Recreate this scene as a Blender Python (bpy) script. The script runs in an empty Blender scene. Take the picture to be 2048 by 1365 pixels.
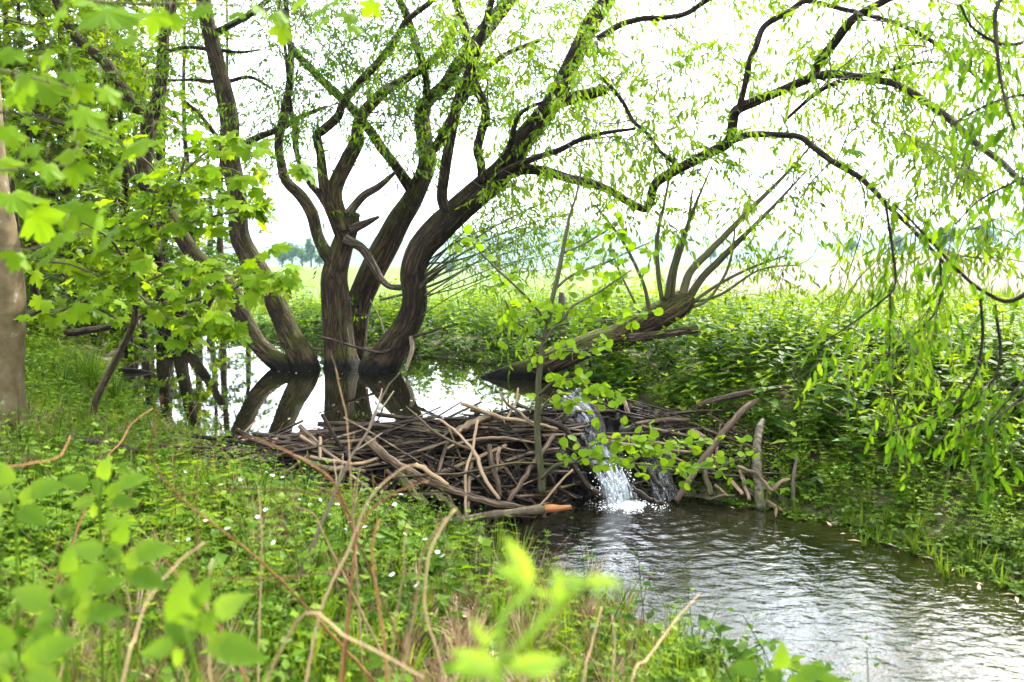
import bpy, math
import numpy as np
from math import radians, sin, cos, pi

# ------------------------------------------------------------------ camera, light, exposure
sc = bpy.context.scene
COL = sc.collection
F = 1774.0                      # focal length in pixels of the 2048 px wide photograph
CAMZ = 1.25                     # eye height above the pond surface (z = 0)
HORIZON = 530.0
PITCH = math.atan((682.5 - HORIZON) / F)
cam_d = bpy.data.cameras.new('camera'); cam = bpy.data.objects.new('camera', cam_d); COL.objects.link(cam)
cam_d.sensor_width = 36.0; cam_d.lens = F / 2048 * 36.0
cam.location = (0, 0, CAMZ); cam.rotation_euler = (pi / 2 - PITCH, 0, 0)
cam_d.clip_start = 0.05; cam_d.clip_end = 9000
cam_d.dof.use_dof = True; cam_d.dof.focus_distance = 8.6; cam_d.dof.aperture_fstop = 2.1
sc.camera = cam

SUN_EL, SUN_AZ = radians(44), radians(34)          # azimuth measured from +Y (view direction) towards +X
world = bpy.data.worlds.new('World'); sc.world = world; world.use_nodes = True
nt = world.node_tree; nt.nodes.clear()
def wn(t, **k):
    n = nt.nodes.new(t)
    for a, b in k.items(): setattr(n, a, b)
    return n
sky = wn('ShaderNodeTexSky', sky_type='NISHITA', sun_disc=False, sun_elevation=SUN_EL, sun_rotation=SUN_AZ,
         air_density=1.0, dust_density=5.0, ozone_density=1.0, altitude=100)
tc = wn('ShaderNodeTexCoord'); mp = wn('ShaderNodeMapping'); mp.inputs['Scale'].default_value = (1.0, 1.0, 2.6)
nz = wn('ShaderNodeTexNoise'); nz.inputs['Scale'].default_value = 2.2; nz.inputs['Detail'].default_value = 7; nz.inputs['Roughness'].default_value = 0.55
rp = wn('ShaderNodeValToRGB'); rp.color_ramp.elements[0].position = 0.36; rp.color_ramp.elements[0].color = (0.35,)*3 + (1,)
rp.color_ramp.elements[1].position = 0.56; rp.color_ramp.elements[1].color = (1, 1, 1, 1)
mixw = wn('ShaderNodeMix', data_type='RGBA')
bg = wn('ShaderNodeBackground'); bg.inputs['Strength'].default_value = 0.15
ow = wn('ShaderNodeOutputWorld')
L = nt.links.new
L(tc.outputs['Generated'], mp.inputs['Vector']); L(mp.outputs['Vector'], nz.inputs['Vector']); L(nz.outputs['Fac'], rp.inputs['Fac'])
L(rp.outputs['Color'], mixw.inputs[0]); L(sky.outputs['Color'], mixw.inputs[6]); mixw.inputs[7].default_value = (8.2, 8.9, 9.9, 1)
L(mixw.outputs[2], bg.inputs['Color']); L(bg.outputs[0], ow.inputs['Surface'])

sun_d = bpy.data.lights.new('sun', 'SUN'); sun = bpy.data.objects.new('sun', sun_d); COL.objects.link(sun)
sun_d.energy = 4.6; sun_d.angle = radians(4); sun_d.color = (1.0, 0.95, 0.86)
sun.location = (6, 12, 20)
sun.rotation_euler = (pi / 2 - SUN_EL, 0, pi - SUN_AZ)   # checked: light travels from (sin az, cos az, tan el) to the origin

sc.view_settings.view_transform = 'Standard'; sc.view_settings.look = 'None'
sc.view_settings.exposure = 2.2; sc.view_settings.gamma = 1.0
sc.render.engine = 'CYCLES'
cy = sc.cycles
cy.use_denoising = True
try: cy.denoiser = 'OPENIMAGEDENOISE'
except Exception: pass
cy.max_bounces = 8; cy.diffuse_bounces = 3; cy.glossy_bounces = 3; cy.transmission_bounces = 5; cy.transparent_max_bounces = 6; cy.volume_bounces = 0
cy.caustics_reflective = False; cy.caustics_refractive = False
cy.use_adaptive_sampling = True; cy.adaptive_threshold = 0.02
cy.sample_clamp_indirect = 6.0

# ------------------------------------------------------------------ helpers
rng = np.random.default_rng(7)
def at(px, py, Y):
    u = (px - 1024.0) / F; v = (682.5 - py) / F
    dy = cos(PITCH) + v * sin(PITCH); dz = -sin(PITCH) + v * cos(PITCH)
    t = Y / dy
    return np.array([u * t, Y, CAMZ + dz * t])
def pxw(r, Y): return r * Y / F

def tag(o, label=None, cat=None, group=None, kind=None):
    if label: o['label'] = label
    if cat: o['category'] = cat
    if group: o['group'] = group
    if kind: o['kind'] = kind
    return o
def thing(name, loc, label, cat, group=None):
    o = bpy.data.objects.new(name, None); COL.objects.link(o)
    o.location = tuple(float(c) for c in loc); o.empty_display_size = 0.1
    return tag(o, label, cat, group)

def make_mesh(name, V, faces, mats=None, uv=None, tint=None, smooth=True, midx=None):
    """faces: list of int arrays (m,3) or (m,4). uv: per-vertex. tint: per-vertex float."""
    V = np.asarray(V, dtype=np.float32)
    me = bpy.data.meshes.new(name)
    fl = [np.asarray(f, dtype=np.int32) for f in faces if len(f)]
    loops = np.concatenate([f.ravel() for f in fl]); sizes = np.concatenate([np.full(len(f), f.shape[1], np.int32) for f in fl])
    starts = np.concatenate([[0], np.cumsum(sizes)[:-1]]).astype(np.int32)
    me.vertices.add(len(V)); me.vertices.foreach_set('co', V.ravel())
    me.loops.add(len(loops)); me.loops.foreach_set('vertex_index', loops)
    me.polygons.add(len(sizes)); me.polygons.foreach_set('loop_start', starts); me.polygons.foreach_set('loop_total', sizes)
    if smooth: me.polygons.foreach_set('use_smooth', np.ones(len(sizes), dtype=bool))
    if midx is not None: me.polygons.foreach_set('material_index', np.concatenate(midx).astype(np.int32))
    if uv is not None:
        ul = me.uv_layers.new(name='UVMap'); ul.data.foreach_set('uv', np.asarray(uv, np.float32)[loops].ravel())
    if tint is not None:
        a = me.attributes.new('tint', 'FLOAT', 'POINT'); a.data.foreach_set('value', np.asarray(tint, np.float32))
    me.update(calc_edges=True)
    for m in (mats or []): me.materials.append(m)
    return me
def put(name, me, parent=None, loc=None):
    o = bpy.data.objects.new(name, me); COL.objects.link(o)
    if loc is not None: o.location = tuple(float(c) for c in loc)
    if parent is not None: o.parent = parent
    return o
def pobj(name, V, faces, mat, parent=None, **k):
    V = np.asarray(V, float)
    if parent is not None: V = V - np.array(parent.location)
    mats = mat if isinstance(mat, (list, tuple)) else [mat]
    return put(name, make_mesh(name, V, faces, mats, **k), parent)

def catmull(P, n):
    """P (k,d) control points -> n points"""
    P = np.asarray(P, float); k = len(P)
    if k == 2: return P[0] + (P[1] - P[0]) * np.linspace(0, 1, n)[:, None]
    Q = np.vstack([2 * P[0] - P[1], P, 2 * P[-1] - P[-2]])
    seg = np.linalg.norm(np.diff(P[:, :3], axis=0), axis=1) + 1e-6
    c = np.concatenate([[0], np.cumsum(seg)]); s = np.linspace(0, c[-1], n)
    i = np.clip(np.searchsorted(c, s, side='right') - 1, 0, k - 2); t = ((s - c[i]) / seg[i])[:, None]
    p0, p1, p2, p3 = Q[i], Q[i + 1], Q[i + 2], Q[i + 3]
    return 0.5 * (2 * p1 + (p2 - p0) * t + (2 * p0 - 5 * p1 + 4 * p2 - p3) * t**2 + (3 * p1 - p0 - 3 * p2 + p3) * t**3)
def norm(v):
    v = np.asarray(v, float); return v / (np.linalg.norm(v, axis=-1, keepdims=True) + 1e-9)
def tube(P, R, sides=8, rough=0.0, seed=0, cap=True, uvs=1.0):
    """returns V, quads, tris(caps), UV"""
    P = np.asarray(P, float); n = len(P); R = np.broadcast_to(np.asarray(R, float), (n,))
    T = norm(np.gradient(P, axis=0))
    ref = np.array([0, 0, 1.0]) if abs(T[0][2]) < 0.9 else np.array([1.0, 0, 0])
    N = np.zeros_like(P); N[0] = norm(np.cross(T[0], ref))
    for i in range(1, n):
        v = N[i - 1] - T[i] * np.dot(N[i - 1], T[i]); N[i] = v / (np.linalg.norm(v) + 1e-9)
    B = np.cross(T, N)
    a = np.linspace(0, 2 * pi, sides + 1)
    length = np.concatenate([[0], np.cumsum(np.linalg.norm(np.diff(P, axis=0), axis=1))])
    rr = np.repeat(R[:, None], sides + 1, 1)
    if rough:
        g = np.random.default_rng(seed); ph = g.uniform(0, 6.28, 6); rm = R.mean()
        A, Lg = np.meshgrid(a, length / max(rm, 1e-4))
        d = 0.35 * np.sin(2 * A + Lg * 0.5 + ph[0]) + 0.3 * np.sin(3 * A - Lg * 0.33 + ph[1]) + 0.3 * np.sin(A + Lg * 0.9 + ph[2]) + 0.25 * np.sin(5 * A + Lg * 0.21 + ph[3]) + 0.2 * np.sin(7 * A - Lg * 0.15 + ph[4])
        rr = rr * (1 + rough * d)
    V = P[:, None, :] + rr[..., None] * (np.cos(a)[None, :, None] * N[:, None, :] + np.sin(a)[None, :, None] * B[:, None, :])
    m = sides + 1
    i, j = np.meshgrid(np.arange(n - 1), np.arange(sides), indexing='ij')
    q = np.stack([i * m + j, i * m + j + 1, (i + 1) * m + j + 1, (i + 1) * m + j], -1).reshape(-1, 4)
    U = np.stack(np.meshgrid(a / (2 * pi) * 2 * pi * R.mean() * uvs, length * uvs), -1)
    Vf = V.reshape(-1, 3); Uf = U.reshape(-1, 2); tris = np.zeros((0, 3), int)
    if cap:
        c0, c1 = len(Vf), len(Vf) + 1
        Vf = np.vstack([Vf, P[0] - T[0] * R[0] * 0.15, P[-1] + T[-1] * R[-1] * 0.25]); Uf = np.vstack([Uf, [0, 0], [0, length[-1]]])
        k = np.arange(sides)
        tris = np.vstack([np.stack([np.full(sides, c0), k + 1, k], -1), np.stack([np.full(sides, c1), (n - 1) * m + k, (n - 1) * m + k + 1], -1)])
    return Vf, q, tris, Uf
class Acc:
    """accumulates geometry of ONE part"""
    def __init__(s): s.V = []; s.Q = []; s.T = []; s.U = []; s.t = []; s.n = 0
    def add(s, V, Q=None, T=None, U=None, t=None):
        V = np.asarray(V, float)
        if Q is not None and len(Q): s.Q.append(np.asarray(Q) + s.n)
        if T is not None and len(T): s.T.append(np.asarray(T) + s.n)
        s.V.append(V); s.U.append(U if U is not None else np.zeros((len(V), 2)))
        s.t.append(t if t is not None else np.full(len(V), 0.5)); s.n += len(V)
    def tube(s, P, R, sides=5, **k):
        V, q, t, U = tube(P, R, sides, **k); s.add(V, q, t, U)
    def build(s, name, mat, parent=None, kind=None, smooth=True):
        if not s.n: return None
        fs = []
        if s.Q: fs.append(np.vstack(s.Q))
        if s.T: fs.append(np.vstack(s.T))
        o = pobj(name, np.vstack(s.V), fs, mat, parent, uv=np.vstack(s.U), tint=np.concatenate(s.t), smooth=smooth)
        if kind: o['kind'] = kind
        return o
def frames(dirs, normals):
    x = norm(dirs); y = norm(np.cross(normals, x)); z = np.cross(x, y)
    return np.stack([x, y, z], -1)            # columns are local axes
def bake(acc, arch, pos, R, scale, tint):
    """instances of arch=(V,T[,tint]) into acc"""
    AV, AT = arch[0], arch[1]; m = len(pos); n = len(AV)
    if m == 0: return
    scale = np.broadcast_to(np.asarray(scale, float), (m,)) if np.ndim(scale) < 2 else scale
    W = np.einsum('mij,nj->mni', R, AV) * (scale[:, None, None] if scale.ndim == 1 else 1) + np.asarray(pos)[:, None, :]
    Fc = (AT[None] + (np.arange(m) * n)[:, None, None]).reshape(-1, AT.shape[1])
    base = arch[2] if len(arch) > 2 else np.zeros(n)
    tt = np.broadcast_to(np.asarray(tint, float), (m,))[:, None] + base[None]
    if AT.shape[1] == 3: acc.add(W.reshape(-1, 3), None, Fc, None, tt.ravel())
    else: acc.add(W.reshape(-1, 3), Fc, None, None, tt.ravel())
def sstep(a, b, x): t = np.clip((x - a) / (b - a), 0, 1); return t * t * (3 - 2 * t)
_ph = np.random.default_rng(3).uniform(0, 6.28, (12, 2)); _dr = np.random.default_rng(4).uniform(0, 6.28, 12)
def wob(x, y, f=1.0):
    r = 0
    for i in range(12):
        k = f * (0.6 + 0.45 * i); r = r + np.sin(k * (x * cos(_dr[i]) + y * sin(_dr[i])) + _ph[i, 0]) / (1 + 0.5 * i)
    return r / 3.2

# ------------------------------------------------------------------ materials
def mat(name):
    m = bpy.data.materials.new(name); m.use_nodes = True; t = m.node_tree; t.nodes.clear()
    o = t.nodes.new('ShaderNodeOutputMaterial'); p = t.nodes.new('ShaderNodeBsdfPrincipled'); t.links.new(p.outputs[0], o.inputs[0])
    return m, t, p, o
def node(t, typ, ins=None, **k):
    n = t.nodes.new(typ)
    for a, b in k.items(): setattr(n, a, b)
    for a, b in (ins or {}).items():
        if hasattr(b, 'is_output') or isinstance(b, bpy.types.NodeSocket): t.links.new(b, n.inputs[a])
        else: n.inputs[a].default_value = b
    return n
def ramp(t, fac, stops):
    r = t.nodes.new('ShaderNodeValToRGB'); e = r.color_ramp.elements
    while len(e) < len(stops): e.new(0.5)
    for i, (p, c) in enumerate(stops): e[i].position = p; e[i].color = tuple(c) + (1,)
    t.links.new(fac, r.inputs[0]); return r.outputs[0]
def mixc(t, f, a, b, mode='MIX'):
    n = t.nodes.new('ShaderNodeMix'); n.data_type = 'RGBA'; n.blend_type = mode
    for i, v in ((0, f), (6, a), (7, b)):
        if isinstance(v, bpy.types.NodeSocket): t.links.new(v, n.inputs[i])
        else: n.inputs[i].default_value = v if i == 0 else tuple(v) + (1,)
    return n.outputs[2]

def leaf_mat(name, dark, mid, light, trans=0.45, tgain=(1.55, 1.4, 0.45), rough=0.5, var=0.5):
    m, t, p, o = mat(name)
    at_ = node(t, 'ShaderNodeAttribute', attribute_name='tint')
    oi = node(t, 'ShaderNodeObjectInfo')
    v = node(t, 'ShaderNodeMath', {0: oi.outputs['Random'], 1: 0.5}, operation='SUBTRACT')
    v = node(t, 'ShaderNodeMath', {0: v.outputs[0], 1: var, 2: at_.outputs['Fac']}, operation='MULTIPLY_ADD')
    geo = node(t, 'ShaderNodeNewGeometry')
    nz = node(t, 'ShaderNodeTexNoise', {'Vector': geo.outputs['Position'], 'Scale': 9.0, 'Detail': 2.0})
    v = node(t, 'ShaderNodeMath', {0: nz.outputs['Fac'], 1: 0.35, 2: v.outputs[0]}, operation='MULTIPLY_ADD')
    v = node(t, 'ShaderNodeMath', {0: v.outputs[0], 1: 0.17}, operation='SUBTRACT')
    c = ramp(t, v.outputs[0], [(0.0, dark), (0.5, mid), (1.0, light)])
    t.links.new(c, p.inputs['Base Color']); p.inputs['Roughness'].default_value = rough
    p.inputs['Specular IOR Level'].default_value = 0.05
    tr = node(t, 'ShaderNodeBsdfTranslucent', {'Color': mixc(t, 1.0, c, tgain, 'MULTIPLY')})
    ms = node(t, 'ShaderNodeMixShader', {0: trans, 1: p.outputs[0], 2: tr.outputs[0]})
    t.links.new(ms.outputs[0], o.inputs[0]); return m
def bark_mat(name, dark, light, moss=(0.09, 0.11, 0.02), moss_amt=0.5, sx=24, sy=3.2, bump=1.0, rough=0.9, dist=0.03, wet=True):
    m, t, p, o = mat(name)
    uv = node(t, 'ShaderNodeUVMap')
    mp = node(t, 'ShaderNodeMapping', {'Vector': uv.outputs[0], 'Scale': (sx, sy, 1)})
    n1 = node(t, 'ShaderNodeTexNoise', {'Vector': mp.outputs[0], 'Scale': 1.0, 'Detail': 4.0, 'Roughness': 0.55, 'Distortion': 0.7})
    d = node(t, 'ShaderNodeMath', {0: n1.outputs['Fac'], 1: 0.5}, operation='SUBTRACT'); d = node(t, 'ShaderNodeMath', {0: d.outputs[0]}, operation='ABSOLUTE')
    e = node(t, 'ShaderNodeMapRange', {'Value': d.outputs[0], 'From Min': 0.0, 'From Max': 0.13})
    n2 = node(t, 'ShaderNodeTexNoise', {'Vector': mp.outputs[0], 'Scale': 3.1, 'Detail': 5.0, 'Roughness': 0.7})
    h = node(t, 'ShaderNodeMath', {0: n2.outputs['Fac'], 1: 0.45, 2: e.outputs[0]}, operation='MULTIPLY_ADD')
    hc = node(t, 'ShaderNodeMapRange', {'Value': h.outputs[0], 'From Min': 0.12, 'From Max': 1.35})
    c = ramp(t, hc.outputs[0], [(0.05, dark), (0.95, light)])
    geo = node(t, 'ShaderNodeNewGeometry')
    ng = node(t, 'ShaderNodeTexNoise', {'Vector': geo.outputs['Position'], 'Scale': 2.6, 'Detail': 6.0, 'Roughness': 0.75})
    c = mixc(t, 0.55, c, mixc(t, 1.0, c, ramp(t, ng.outputs['Fac'], [(0.3, (0.55, 0.5, 0.45)), (0.7, (1.5, 1.4, 1.25))]), 'MULTIPLY'))
    sx_ = node(t, 'ShaderNodeSeparateXYZ', {0: geo.outputs['Normal']}); pz = node(t, 'ShaderNodeSeparateXYZ', {0: geo.outputs['Position']})
    nm = node(t, 'ShaderNodeTexNoise', {'Vector': geo.outputs['Position'], 'Scale': 5.5, 'Detail': 6.0, 'Roughness': 0.7})
    ma = node(t, 'ShaderNodeMath', {0: sx_.outputs['Z'], 1: 0.24, 2: nm.outputs['Fac']}, operation='MULTIPLY_ADD')
    mr = node(t, 'ShaderNodeMapRange', {'Value': ma.outputs[0], 'From Min': 0.64 - 0.2 * moss_amt, 'From Max': 0.86 - 0.2 * moss_amt, 'To Max': min(1.0, moss_amt * 1.3)})
    c = mixc(t, mr.outputs[0], c, moss)
    if wet:
        wl = node(t, 'ShaderNodeMath', {0: nm.outputs['Fac'], 1: -0.16, 2: pz.outputs['Z']}, operation='MULTIPLY_ADD')
        wr = node(t, 'ShaderNodeMapRange', {'Value': wl.outputs[0], 'From Min': -0.02, 'From Max': 0.09, 'To Min': 1.0, 'To Max': 0.0})
        c = mixc(t, wr.outputs[0], c, (0.006, 0.005, 0.004))
    t.links.new(c, p.inputs['Base Color']); p.inputs['Roughness'].default_value = rough; p.inputs['Specular IOR Level'].default_value = 0.15
    bp = node(t, 'ShaderNodeBump', {'Height': h.outputs[0], 'Strength': bump, 'Distance': dist}); t.links.new(bp.outputs[0], p.inputs['Normal'])
    return m
def wood_mat(name, a, b, rough=0.7, wet=False, sx=60, sy=6, c3=None):
    m, t, p, o = mat(name)
    uv = node(t, 'ShaderNodeUVMap'); oi = node(t, 'ShaderNodeObjectInfo')
    mp = node(t, 'ShaderNodeMapping', {'Vector': uv.outputs[0], 'Scale': (sx, sy, 1)})
    mp2 = node(t, 'ShaderNodeVectorMath', {0: mp.outputs[0], 1: node(t, 'ShaderNodeVectorMath', {0: (37, 91, 0), 3: oi.outputs['Random']}, operation='SCALE').outputs[0]}, operation='ADD')
    n2 = node(t, 'ShaderNodeTexNoise', {'Vector': mp2.outputs[0], 'Scale': 1.0, 'Detail': 6.0, 'Roughness': 0.65})
    nc = node(t, 'ShaderNodeMath', {0: n2.outputs['Fac'], 1: 2.0, 2: -0.5}, operation='MULTIPLY_ADD')
    v = node(t, 'ShaderNodeMath', {0: oi.outputs['Random'], 1: 0.7, 2: nc.outputs[0]}, operation='MULTIPLY_ADD')
    v = node(t, 'ShaderNodeMath', {0: v.outputs[0], 1: 0.35}, operation='SUBTRACT')
    st = [(0.2, a), (0.8, b)] if c3 is None else [(0.15, a), (0.6, b), (0.95, c3)]
    c = ramp(t, v.outputs[0], st)
    t.links.new(c, p.inputs['Base Color']); p.inputs['Roughness'].default_value = rough
    p.inputs['Specular IOR Level'].default_value = 0.5 if wet else 0.12
    bp = node(t, 'ShaderNodeBump', {'Height': n2.outputs['Fac'], 'Strength': 0.9, 'Distance': 0.01}); t.links.new(bp.outputs[0], p.inputs['Normal'])
    return m
def noise_mat(name, stops, scale=2.0, rough=0.95, detail=8, bump=0.0, spec=0.15, dist=0.03):
    m, t, p, o = mat(name)
    geo = node(t, 'ShaderNodeNewGeometry')
    n = node(t, 'ShaderNodeTexNoise', {'Vector': geo.outputs['Position'], 'Scale': scale, 'Detail': float(detail), 'Roughness': 0.65})
    t.links.new(ramp(t, n.outputs['Fac'], stops), p.inputs['Base Color'])
    p.inputs['Roughness'].default_value = rough; p.inputs['Specular IOR Level'].default_value = spec
    if bump:
        n3 = node(t, 'ShaderNodeTexNoise', {'Vector': geo.outputs['Position'], 'Scale': scale * 9, 'Detail': 6.0})
        bp = node(t, 'ShaderNodeBump', {'Height': n3.outputs['Fac'], 'Strength': bump, 'Distance': dist}); t.links.new(bp.outputs[0], p.inputs['Normal'])
    return m

M_ground = noise_mat('soil', [(0.35, (0.035, 0.026, 0.014)), (0.5, (0.06, 0.055, 0.022)), (0.65, (0.05, 0.075, 0.02))], 3.0, bump=0.6)
M_mud = noise_mat('wet_mud', [(0.35, (0.002, 0.0015, 0.001)), (0.7, (0.009, 0.006, 0.004))], 9.0, rough=0.6, bump=1.0, spec=0.2)
M_meadow = noise_mat('meadow_green', [(0.35, (0.045, 0.085, 0.006)), (0.65, (0.07, 0.115, 0.010))], 0.6)
M_hill = noise_mat('wooded_hill', [(0.4, (0.03, 0.055, 0.028)), (0.6, (0.055, 0.085, 0.04))], 0.02)
M_rape = noise_mat('yellow_crop', [(0.4, (0.5, 0.4, 0.03)), (0.6, (0.6, 0.5, 0.05))], 0.1)
def field_mat():
    m, t, p, o = mat('ploughed_field')
    geo = node(t, 'ShaderNodeNewGeometry')
    mp = node(t, 'ShaderNodeMapping', {'Vector': geo.outputs['Position'], 'Scale': (0.05, 1.0, 1.0), 'Rotation': (0, 0, 0.06)})
    w = node(t, 'ShaderNodeTexNoise', {'Vector': mp.outputs[0], 'Scale': 1.3, 'Detail': 4.0})
    n = node(t, 'ShaderNodeTexNoise', {'Vector': geo.outputs['Position'], 'Scale': 4.0, 'Detail': 6.0})
    v = node(t, 'ShaderNodeMath', {0: n.outputs['Fac'], 1: 0.5, 2: w.outputs['Fac']}, operation='MULTIPLY_ADD')
    t.links.new(ramp(t, v.outputs[0], [(0.55, (0.035, 0.022, 0.012)), (0.85, (0.075, 0.051, 0.029))]), p.inputs['Base Color']); p.inputs['Roughness'].default_value = 1
    return m
M_field = field_mat()

M_willow_leaf = leaf_mat('willow_leaf', (0.022, 0.060, 0.003), (0.060, 0.135, 0.005), (0.14, 0.225, 0.008), 0.45)
M_maple_leaf = leaf_mat('maple_leaf', (0.040, 0.095, 0.004), (0.105, 0.19, 0.005), (0.175, 0.255, 0.006), 0.52)
M_wood_leaf = leaf_mat('woodland_leaf', (0.018, 0.050, 0.004), (0.06, 0.12, 0.005), (0.14, 0.205, 0.006), 0.5)
M_alder_leaf = leaf_mat('alder_leaf', (0.055, 0.125, 0.004), (0.10, 0.19, 0.006), (0.15, 0.245, 0.008), 0.52)
M_nettle_leaf = leaf_mat('nettle_leaf', (0.010, 0.036, 0.003), (0.045, 0.105, 0.005), (0.17, 0.25, 0.007), 0.45)
M_herb_leaf = leaf_mat('herb_leaf', (0.014, 0.040, 0.004), (0.065, 0.125, 0.007), (0.15, 0.22, 0.014), 0.42)
M_grass = leaf_mat('grass_blade', (0.018, 0.047, 0.004), (0.060, 0.115, 0.007), (0.15, 0.215, 0.022), 0.42)
M_far_leaf = leaf_mat('far_leaf', (0.02, 0.055, 0.012), (0.035, 0.085, 0.016), (0.06, 0.12, 0.02), 0.3)
M_fresh = leaf_mat('fresh_shoot', (0.15, 0.25, 0.025), (0.20, 0.31, 0.035), (0.26, 0.37, 0.05), 0.5)
M_near_leaf = leaf_mat('broad_leaf', (0.03, 0.075, 0.006), (0.085, 0.155, 0.012), (0.16, 0.24, 0.03), 0.42)
M_petal = leaf_mat('white_petal', (0.6, 0.62, 0.58), (0.7, 0.72, 0.68), (0.78, 0.78, 0.75), 0.3, (1, 1, 1))
M_bark = bark_mat('willow_bark', (0.007, 0.005, 0.003), (0.068, 0.046, 0.025), moss=(0.055, 0.060, 0.008), moss_amt=0.65)
M_bark_dark = bark_mat('dark_bark', (0.006, 0.005, 0.004), (0.042, 0.030, 0.019), moss=(0.05, 0.052, 0.010), moss_amt=0.4, sx=34, sy=5)
M_bark_e = bark_mat('brown_black_bark', (0.005, 0.004, 0.0025), (0.050, 0.033, 0.019), moss=(0.045, 0.05, 0.007), moss_amt=0.45)
M_bark_moss = bark_mat('mossy_bark', (0.010, 0.007, 0.004), (0.075, 0.050, 0.028), moss=(0.08, 0.10, 0.012), moss_amt=0.6)
M_bark_smooth = noise_mat('smooth_bark', [(.3, (.045, .032, .012)), (.5, (.085, .06, .026)), (.62, (.11, .085, .045)), (.7, (.2, .175, .12))], 9.0, rough=.8, bump=.35, dist=.006)
M_bark_stub = bark_mat('stub_bark', (0.02, 0.015, 0.010), (0.11, 0.08, 0.055), moss_amt=0.25)
M_twig = wood_mat('twig_bark', (0.02, 0.015, 0.010), (0.075, 0.058, 0.032), c3=(0.11, 0.09, 0.045))
M_dead = wood_mat('dead_wood', (0.09, 0.065, 0.042), (0.22, 0.17, 0.11))
M_sap = wood_mat('sapling_bark', (0.045, 0.045, 0.02), (0.10, 0.095, 0.04))
M_stick = wood_mat('dam_stick', (0.012, 0.008, 0.005), (0.055, 0.037, 0.023), c3=(0.20, 0.14, 0.085), rough=0.8)
M_stick_wet = wood_mat('wet_stick', (0.005, 0.0035, 0.002), (0.024, 0.015, 0.009), rough=0.6)
M_stick_pale = wood_mat('peeled_stick', (0.055, 0.037, 0.022), (0.22, 0.15, 0.085))
M_stick_green = wood_mat('mossy_stick', (0.03, 0.026, 0.012), (0.10, 0.082, 0.032))
M_greylog = wood_mat('grey_log_bark', (0.06, 0.045, 0.025), (0.19, 0.15, 0.09), sx=14, sy=12)
M_birch = wood_mat('pale_log_bark', (0.015, 0.012, 0.008), (0.10, 0.085, 0.055), sx=16, sy=20, c3=(0.30, 0.26, 0.185))
M_gnaw = wood_mat('gnawed_wood', (0.13, 0.045, 0.012), (0.30, 0.125, 0.04))
M_straw = wood_mat('dry_stalk', (0.13, 0.082, 0.036), (0.30, 0.205, 0.10))
M_cane = wood_mat('bramble_cane', (0.06, 0.025, 0.010), (0.17, 0.075, 0.026))
M_post = wood_mat('old_post', (0.03, 0.023, 0.017), (0.10, 0.08, 0.06))
M_litter = leaf_mat('dead_leaf', (0.12, 0.07, 0.035), (0.24, 0.16, 0.09), (0.42, 0.33, 0.22), 0.15, (1, 0.9, 0.7))

def water_mat(name, base, scale, strength, rough=0.03, stretch=(1, 1, 1), dist=0.02, base2=None, ior=1.4):
    m, t, p, o = mat(name)
    geo = node(t, 'ShaderNodeNewGeometry')
    mp = node(t, 'ShaderNodeMapping', {'Vector': geo.outputs['Position'], 'Scale': stretch})
    n = node(t, 'ShaderNodeTexNoise', {'Vector': mp.outputs[0], 'Scale': scale, 'Detail': 3.0, 'Roughness': 0.55})
    nb = node(t, 'ShaderNodeTexNoise', {'Vector': geo.outputs['Position'], 'Scale': 1.3, 'Detail': 4.0})
    t.links.new(ramp(t, nb.outputs['Fac'], [(0.35, base), (0.65, base2 or base)]), p.inputs['Base Color'])
    p.inputs['Roughness'].default_value = rough; p.inputs['IOR'].default_value = ior; p.inputs['Specular IOR Level'].default_value = 0.7
    bp = node(t, 'ShaderNodeBump', {'Height': n.outputs['Fac'], 'Strength': strength, 'Distance': dist}); t.links.new(bp.outputs[0], p.inputs['Normal'])
    return m
M_pond = water_mat('pond_water', (0.003, 0.0035, 0.0015), 5.0, 0.12, 0.015, (1, 0.5, 1), 0.006, (0.007, 0.007, 0.003), 1.42)
M_stream = water_mat('stream_water', (0.002, 0.002, 0.001), 16.0, 0.6, 0.015, (0.7, 1, 1), 0.012, (0.008, 0.007, 0.0025), 1.85)
def cascade_mat():
    m, t, p, o = mat('cascade_water')
    uv = node(t, 'ShaderNodeUVMap'); at_ = node(t, 'ShaderNodeAttribute', attribute_name='tint')
    mp = node(t, 'ShaderNodeMapping', {'Vector': uv.outputs[0], 'Scale': (42, 7, 1)})
    n = node(t, 'ShaderNodeTexNoise', {'Vector': mp.outputs[0], 'Scale': 1.0, 'Detail': 5.0, 'Roughness': 0.65})
    v = node(t, 'ShaderNodeMath', {0: n.outputs['Fac'], 1: at_.outputs['Fac']}, operation='ADD')
    f = node(t, 'ShaderNodeMapRange', {'Value': v.outputs[0], 'From Min': 0.78, 'From Max': 1.2})
    p.inputs['Base Color'].default_value = (0.62, 0.66, 0.68, 1); p.inputs['Roughness'].default_value = 0.25
    g = node(t, 'ShaderNodeBsdfPrincipled'); g.inputs['Base Color'].default_value = (0.02, 0.017, 0.01, 1); g.inputs['Roughness'].default_value = 0.04; g.inputs['IOR'].default_value = 1.33
    bp = node(t, 'ShaderNodeBump', {'Height': n.outputs['Fac'], 'Strength': 0.9, 'Distance': 0.02})
    t.links.new(bp.outputs[0], g.inputs['Normal']); t.links.new(bp.outputs[0], p.inputs['Normal'])
    tp = node(t, 'ShaderNodeBsdfTransparent'); g2 = node(t, 'ShaderNodeMixShader', {0: 0.35, 1: g.outputs[0], 2: tp.outputs[0]})
    ms = node(t, 'ShaderNodeMixShader', {0: f.outputs[0], 1: g2.outputs[0], 2: p.outputs[0]})
    t.links.new(ms.outputs[0], o.inputs[0]); return m
M_cascade = cascade_mat()

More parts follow.
